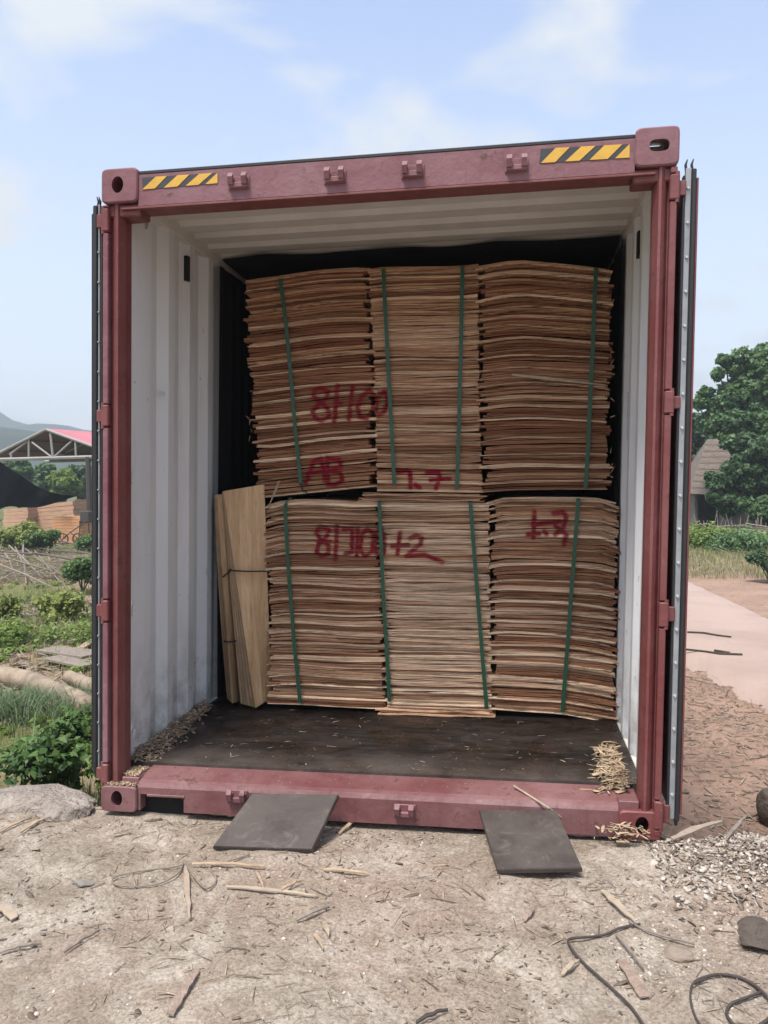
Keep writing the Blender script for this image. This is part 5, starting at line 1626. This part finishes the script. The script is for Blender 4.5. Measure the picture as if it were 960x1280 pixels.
vstack([(94, 624), (134, 622), (134, 668), (94, 668)], 36.6, VST, 'orange stack of veneer behind the shed post')
# cart by the post and frame leaning below
root = empty('hand_cart', at(108, 668, 1, 30.5), 'dark cart with a boxy body and two wheels by the shed post', 'cart')
c = at(108, 645, 1, 30.5)
mb = MB(); mb.box(c.x-.22, c.x+.22, 30.3, 30.9, c.z-.30, c.z+.22, .04); part('cart_box', mb, DARKW, root)
for s_ in (-1, 1):
    mb = MB(); mb.tube([(c.x+s_*.2, 30.3, c.z-.2), (c.x+s_*.24, 30.3, GZ+.1)], .03, 6); part('leg', mb, DARKW, root)
for s_ in (-.55, .15):
    mb = MB(); pts = [(c.x-.3+s_+.24*math.cos(2*math.pi*k/14), 30.0, GZ+.34+.24*math.sin(2*math.pi*k/14)) for k in range(15)]
    mb.tube(pts, .03, 5, False)
    for k in range(4):
        mb.tube([pts[k], pts[k+7]], .012, 4)
    part('wheel', mb, RUBBER, root)
mb = MB(); mb.tube([(c.x-.85, 30.0, GZ+.34), (c.x-.5, 30.0, GZ+.62), (c.x-.15, 30., GZ+.34)], .025, 5); mb.tube([(c.x-.5, 30, GZ+.62), (c.x+.2, 30.2, c.z-.2)], .025, 5); part('frame', mb, RUBBER, root)

# ---- hut with a hipped roof on the right
THATCH = m_plain('weathered_thatch', (.21, .17, .14), .95, .35, 3, sc=(1, 1, 4), bs=.8, bd=.08)
MUD = m_plain('mud_wall', (.20, .175, .15), .95, .3, 2)
D = 40.0
hut = empty('hut', (at(905, 655, 1, D).x, D, GZ), 'old hut with steep brown hipped roof half hidden by trees', 'hut')
e0, e1 = at(861, 617, 1, D), at(965, 622, 1, D)
r0, r1 = at(884, 549, 1, D+2.4), at(945, 548, 1, D+2.4)
b0, b1 = Vector((e0.x, D+4.8, e0.z)), Vector((e1.x, D+4.8, e1.z))
mb = MB(); mb.add([e0, e1, b1, b0, r0, r1], [(0, 1, 5, 4), (1, 2, 5), (2, 3, 4, 5), (3, 0, 4), (0, 3, 2, 1)]); part('roof', mb, THATCH, hut)
for k in range(1, 9):          # thatch courses
    f = k/9
    a_, b_ = e0.lerp(r0, f), e1.lerp(r1, f)
    mb = MB(); n_ = Vector((0, -.06, .03)); mb.tube([a_+n_, a_.lerp(b_, .5)+n_+Vector((0, 0, random.uniform(-.06, .06))), b_+n_], .012, 5); part('thatch_course', mb, THATCH, hut)
w0, w1 = e0.x+.35, e1.x-.35; dz0 = e0.z
dl, dr_ = at(867, 640, 1, D).x, at(902, 640, 1, D).x
mb = MB(); mb.box(w0, max(w0+.05, dl), D+.4, D+.6, GZ-.1, dz0+.1); mb.box(dr_, w1, D+.4, D+.6, GZ-.1, dz0+.1); mb.box(w0, w1, D+4.2, D+4.4, GZ-.1, dz0+.1)
mb.box(w0, w0+.2, D+.6, D+4.2, GZ-.1, dz0+.1); mb.box(w1-.2, w1, D+.6, D+4.2, GZ-.1, dz0+.1); part('wall', mb, MUD, hut)
# ---- dry brush fence along the road
FG = 'dry brush fence by the road'
bf = empty('brush_fence', lpx(905, 688), 'tangled fence of dry grey sticks in front of the hut', 'fence')
for k in range(46):
    u = 862 + k*2.6; p = lpx(u, 682 + (u-862)*.05)
    h = random.uniform(.7, 1.5); a_ = Vector((p.x, p.y, p.z-.05)); b_ = a_ + Vector((random.uniform(-.35, .35), random.uniform(-.2, .2), h))
    mb = MB(); mb.tube([a_, a_.lerp(b_, .5)+Vector((random.uniform(-.05, .05), 0, 0)), b_], [.026, .02, .012], 5); part('stick', mb, GREYW, bf)
for k in range(16):
    u = 858 + random.uniform(0, 80); p = lpx(u, 683+(u-862)*.05); q = lpx(u+random.uniform(22, 50), 684+(u-840)*.05)
    mb = MB(); mb.tube([p+Vector((0, 0, random.uniform(.4, 1.0))), q+Vector((0, 0, random.uniform(.3, 1.0)))], .025, 5); part('rail_stick', mb, GREYW, bf)

# ================================================================== HAZE
mb = MB(); mb.box(-860, 860, -120, 850, -8, 95)
hz = obj('haze', mb, None, norm=True); tag(hz, kind='stuff')
hm = bpy.data.materials.new('haze'); hm.use_nodes = True; nt = hm.node_tree
for n_ in list(nt.nodes):
    if n_.type != 'OUTPUT_MATERIAL': nt.nodes.remove(n_)
pv = nt.nodes.new('ShaderNodeVolumePrincipled'); pv.inputs['Color'].default_value = (.80, .88, .95, 1); pv.inputs['Density'].default_value = .0012
pv.inputs['Anisotropy'].default_value = .2
nt.links.new(pv.outputs[0], nt.nodes['Material Output'].inputs['Volume']); hz.data.materials.append(hm)
